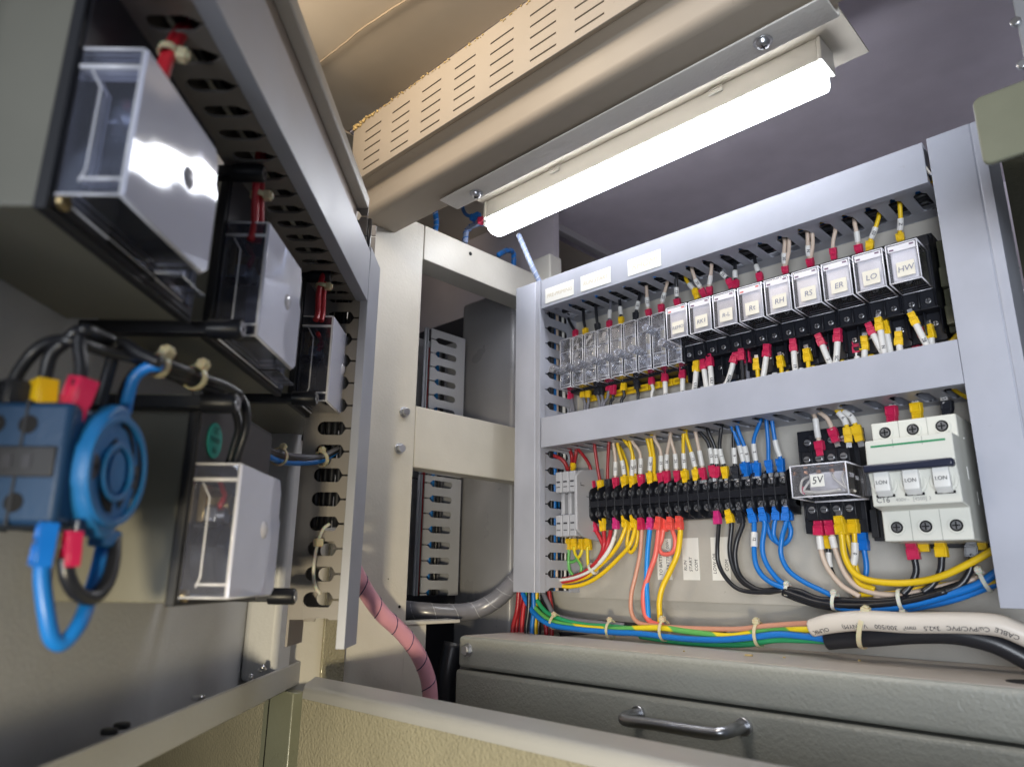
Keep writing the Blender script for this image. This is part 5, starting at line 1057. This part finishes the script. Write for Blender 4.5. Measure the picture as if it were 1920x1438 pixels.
# ------------------------------------------------------------------ blue cam switch
sw = thing('rotary_switch', 'out-of-focus blue round rotary cam switch with stacked dark body, nearest object at left', 'switch', FD((-.185, .235, .010)))
CS, CZ, RN = .2375, .0325, -.1300
obj('switch_body', MB(FD).box((-.185, CS-.0185, CZ-.0190), (-.1360, CS+.0175, CZ+.0190)), SWD, sw, .002)
obj('middle_band', MB(FD).box((-.185, CS-.0191, CZ-.0048), (-.1385, CS+.0196, CZ+.0048)), BLKM, sw, .0006)
for k, n_ in enumerate((-.1755, -.1635, -.1500)):
    obj('stage_divider', MB(FD).box((n_-.0004, CS-.0189, CZ-.0194), (n_+.0004, CS+.0194, CZ+.0194)), BLKM, sw)
for n_ in (-.1700, -.1590, -.1490):
    for z_ in (CZ+.0115, CZ-.0125):
        obj('terminal_opening', MB(FD).tube([(n_, CS-.0183, z_), (n_, CS-.0187, z_)], .0030, 14, raw=False), HOLE, sw)
for n_ in (-.1700, -.1660, -.1580, -.1530, -.1470): obj('band_print', MB(FD).box((n_-.0014, CS-.0194, CZ-.0020), (n_+.0014, CS-.0190, CZ+.0020)), DKG, sw)
def FSW(p): return FD((p[0], CS+(p[1]-CS)*.68, p[2]))
def disc(pts_n, cs, cz, n=48, fr=FSW, lobes=0):
    m = MB(fr); vs = []; 
    for nn, rr in pts_n:
        for k in range(n):
            a = 2*math.pi*k/n; r_ = rr*(1+(.045 if lobes and (k % 12) in (10, 11, 0, 1, 2) else 0)); vs.append((nn, cs+r_*math.cos(a), cz+r_*math.sin(a)))
    fs = [(i*n+k, i*n+(k+1) % n, (i+1)*n+(k+1) % n, (i+1)*n+k) for i in range(len(pts_n)-1) for k in range(n)]+[tuple(range(n))[::-1], tuple(range((len(pts_n)-1)*n, len(pts_n)*n))]
    return m.add(vs, fs)
dk = obj('end_cap', disc([(-.1362, .0205), (-.1335, .0212), (-.1308, .0210), (-.1300, .0203)], CS, CZ, lobes=1), SWB, sw, .0005, smooth=True)
obj('raised_rim', MB(FSW).ring((-.1300, CS, CZ), (1, 0, 0), .0160, .0182, .0016, 40), SWB, dk, .0003)
obj('centre_ring', MB(FSW).ring((-.1300, CS, CZ-.0005), (1, 0, 0), .0078, .0096, .0016, 36), SWB, dk, .0003)
obj('centre_hub', disc([(-.1300, .0070), (-.1292, .0068)], CS, CZ-.0005, 32), SWB, dk, .0003)
def arc(a0, a1, r0, r1, nn, th, ccs=CS, ccz=CZ, k=14):
    pts = []
    for j in range(k+1): a = math.radians(a0+(a1-a0)*j/k); pts.append((nn, ccs+r1*math.cos(a), ccz+r1*math.sin(a)))
    for j in range(k, -1, -1): a = math.radians(a0+(a1-a0)*j/k); pts.append((nn, ccs+r0*math.cos(a), ccz+r0*math.sin(a)))
    return MB(FSW).prism(pts, (th, 0, 0))
obj('recess', arc(15, 92, .0145, .0162, -.1299, .0003), HOLE, dk); obj('recess', arc(108, 165, .0098, .0110, -.1299, .0003), HOLE, dk)
obj('recess', arc(195, 275, .0104, .0138, -.1299, .0003), HOLE, dk); obj('recess', arc(300, 345, .0108, .0140, -.1299, .0003), HOLE, dk)
for s_ in (-1, 1): obj('bolt_recess', disc([(-.1300, .0042), (-.1296, .0040)], CS+s_*.0185, CZ-.0005, 16), DKG, dk, .0002); obj('bolt_hole', disc([(-.1296, .0010), (-.1294, .0010)], CS+s_*.0180, CZ-.0005, 10), HOLE, dk)
obj('bottom_lug', MB(FD).box((-.1370, CS+.002, CZ-.0245), (-.1315, CS+.014, CZ-.0190)), SWB, sw, .001)
NEG = -Z
SV = .2250
def db(px, py, ns, c_, up=1, s_=1.35): return (at(px, py, 's', ns), Z*up, c_, s_)
dwire('black wire arching from the black ferrule at the far left of the switch', 'black', dpix([(22, 735), (32, 700), (60, 662), (95, 643), (140, 640), (190, 655), (245, 672), (300, 690)], 's', SV)[:5]+dpix([(190, 655, .235), (245, 672, .245), (300, 690, .258)], 's', .25), .0021, [(at(20, 762, 's', SV), Z, 'black', 1.65)])
dwire('black wire arching from the yellow ferrule of the switch', 'black', dpix([(78, 735), (84, 700), (96, 668), (118, 645), (150, 622)], 's', SV)+dpix([(200, 640, .24), (250, 666, .25), (300, 684, .26)], 's', .25), .0021, [(at(78, 757, 's', SV), Z, 'yellow', 1.5)])
dwire('black wire standing up from the red ferrule of the switch', 'black', dpix([(146, 725), (152, 690), (150, 650), (152, 622), (165, 617)], 's', SV)+dpix([(205, 636, .24), (255, 664, .25), (302, 681, .26)], 's', .25), .0021, [(at(143, 752, 's', SV), Z+DN*.2, 'red', 1.5)])
dwire('black wire bending right from behind the disc of the switch', 'black', dpix([(186, 765), (196, 720), (208, 680), (216, 650), (232, 642), (262, 662), (300, 680)], 's', .242), .0021)
dwire('black wire beside the blue one rising from the right of the switch', 'black', dpix([(228, 775), (233, 735), (248, 705), (270, 688), (302, 682)], 's', .250), .0020)
dwire('blue wire rising from the right side of the switch', 'blue', dpix([(234, 775), (240, 740), (254, 708), (276, 690), (302, 686)], 's', .247), .0021)
rr = [(302, 683, .26), (340, 697, .27), (380, 712, .285), (420, 728, .30), (450, 745, .31)]
for i, (wc, dx, dy) in enumerate((('black', 0, -5), ('black', 0, 3), ('black', -4, 10), ('blue', 0, 6), ('black', 3, 14))):
    dwire('%s wire of the loom above the lower meter, %s from the top' % (wc, ORD[i]), wc, dpix([(a+dx, b+dy, s_+.002*i) for a, b, s_ in rr[:4 if i in (3, 4) else 5]], 's', .3), .0020, grp='loom on the door')
dwire('black wire hooking over the clamp down into the lower meter, outer one', 'black', dpix([(450, 742), (461, 765), (462, 800), (452, 840), (440, 872)], 's', .322), .0020)
dwire('black wire hooking over the clamp down into the lower meter, inner one', 'black', dpix([(425, 735), (440, 770), (446, 805), (438, 845), (430, 870)], 's', .326), .0020)
tie('yellowed nylon tie on the loom above the blue switch', at(297, 685, 's', .258), at(330, 697, 's', .268)-at(270, 676, 's', .252), .0040, Z+DN*.6-DS*.3, hs=.0040)
tie('nylon tie hanging on the loom left of the lower meter clamp', at(365, 708, 's', .280), at(390, 716, 's', .288)-at(345, 698, 's', .272), .0044, Z+DN*.6, hs=.0038)
for i, (wc, off) in enumerate((('grey', -4), ('black', 0), ('black', 4), ('blue', 8))):
    dwire('%s wire from the lower meter to the door duct, %s from the top' % (wc, ORD[i]), wc, dpix([(480, 832+off, .40), (502, 846+off, .41), (530, 856+off, .43), (565, 861+off*.9, .45), (600, 858+off*.7, .463), (625, 848+off*.3, .472), (640, 838, .48)], 's', .45), .0019, grp='wires from the lower meter to the door duct')
tie('nylon tie on the wires between lower meter and door duct, left one', at(523, 856, 's', .425), at(540, 858, 's', .435)-at(510, 850, 's', .415), .0048, Z+DN*.4, hs=.0032)
tie('nylon tie on the wires where they enter the upright door duct', at(603, 860, 's', .464), at(620, 852, 's', .47)-at(590, 860, 's', .458), .0046, Z+DN*.1-DS*.5, hs=.0032)
# long thin tie looped through the duct slots
t = thing('cable_tie', 'long thin white nylon tie looped vertically through three slots of the door duct', 'cable tie', at(598, 1018, 's', .468))
P_ = spline(dpix([(618, 982, .471), (606, 992, .4685), (597, 1015, .4675), (590, 1045, .467), (588, 1080, .4672), (592, 1100, .468), (600, 1113, .471)], 's', .468), 6)
obj('band', MB().tube(P_, .0011, 8), NYLW, t, smooth='all')
c = at(597, 1017, 's', .4668); obj('head', MB().box(tuple(c-Vector((.0026, .0024, .0026))), tuple(c+Vector((.0026, .0024, .0026)))), NYL, t, .0007)
# lower loops of the switch
dwire('blue wire loop hanging under the switch', 'blue', dpix([(80, 1050, .222), (80, 1090, .222), (84, 1150, .223), (98, 1195, .225), (118, 1203, .228), (145, 1175, .232), (168, 1125, .238), (185, 1065, .244), (196, 1010, .248), (200, 980, .25)], 's', .23), .0024, [(at(84, 1020, 's', .222), NEG, 'blue', 1.3)])
dwire('black wire loop hanging under the switch beside the blue one', 'black', dpix([(122, 1045, .225), (127, 1080, .226), (145, 1110, .23), (172, 1118, .236), (198, 1092, .242), (211, 1050, .246), (213, 1000, .25)], 's', .23), .0024, [(at(134, 1028, 's', .226), NEG, 'red', 1.0)])
tag(obj('nylon_tip', MB().box(tuple(at(243, 945, 's', .256)-Vector((.0016,)*3)), tuple(at(243, 945, 's', .256)+Vector((.0016,)*3))), NYL, bevel=.0008), 'pale nylon tie tip peeping out right of the blue disc', 'cable tie')
# ------------------------------------------------------------------ camera, light, render
cam = bpy.data.cameras.new('camera'); co = bpy.data.objects.new('camera', cam); col.objects.link(co)
mw = Matrix((RT, UP, -FW)).transposed().to_4x4(); co.matrix_world = mw
cam.sensor_width = 36; cam.lens = FPX/1920*36; cam.clip_start = .01; cam.clip_end = 20
cam.dof.use_dof = True; cam.dof.focus_distance = .60; cam.dof.aperture_fstop = 9
sc.camera = co
w = bpy.data.worlds.new('World'); sc.world = w; w.use_nodes = True
w.node_tree.nodes['Background'].inputs[0].default_value = (.30, .34, .40, 1); w.node_tree.nodes['Background'].inputs[1].default_value = .24
def area(name, loc, tgt, sx, sy, e, c, spread=180):
    L = bpy.data.lights.new(name, 'AREA'); L.shape = 'RECTANGLE'; L.size = sx; L.size_y = sy; L.energy = e; L.color = c; L.spread = math.radians(spread)
    o = bpy.data.objects.new(name, L); col.objects.link(o); o.location = loc
    o.rotation_euler = (Vector(tgt)-Vector(loc)).to_track_quat('-Z', 'Y').to_euler(); return o
area('fill_from_open_side', (.45, -.75, -.02), (.05, .5, .10), .7, .6, 1.8, (.88, .93, 1.), 58)  # added cool fill from the camera side
area('overhead_fill', (-.30, .08, .54), (-.29, .36, .02), .20, .20, .85, (1., .94, .88))  # added main fill above the view, no fitting of the cabinet
area('warm_ceiling_fill', (-.38, .10, .435), (-.42, .32, .470), .06, .06, .48, (1., .82, .60))  # added out of view for the warm glow on the roof panels
area('warm_low_fill', (.20, -.30, -.12), (-.37, .27, -.16), .05, .05, .38, (1., .86, .58), 48)  # added low warm fill for glints on the hammered sill
sc.view_settings.view_transform = 'Standard'; sc.view_settings.look = 'None'; sc.view_settings.exposure = .55; sc.view_settings.gamma = 1
sc.render.engine = 'CYCLES'; sc.cycles.max_bounces = 10; sc.cycles.transparent_max_bounces = 24; sc.cycles.diffuse_bounces = 4; sc.cycles.glossy_bounces = 4
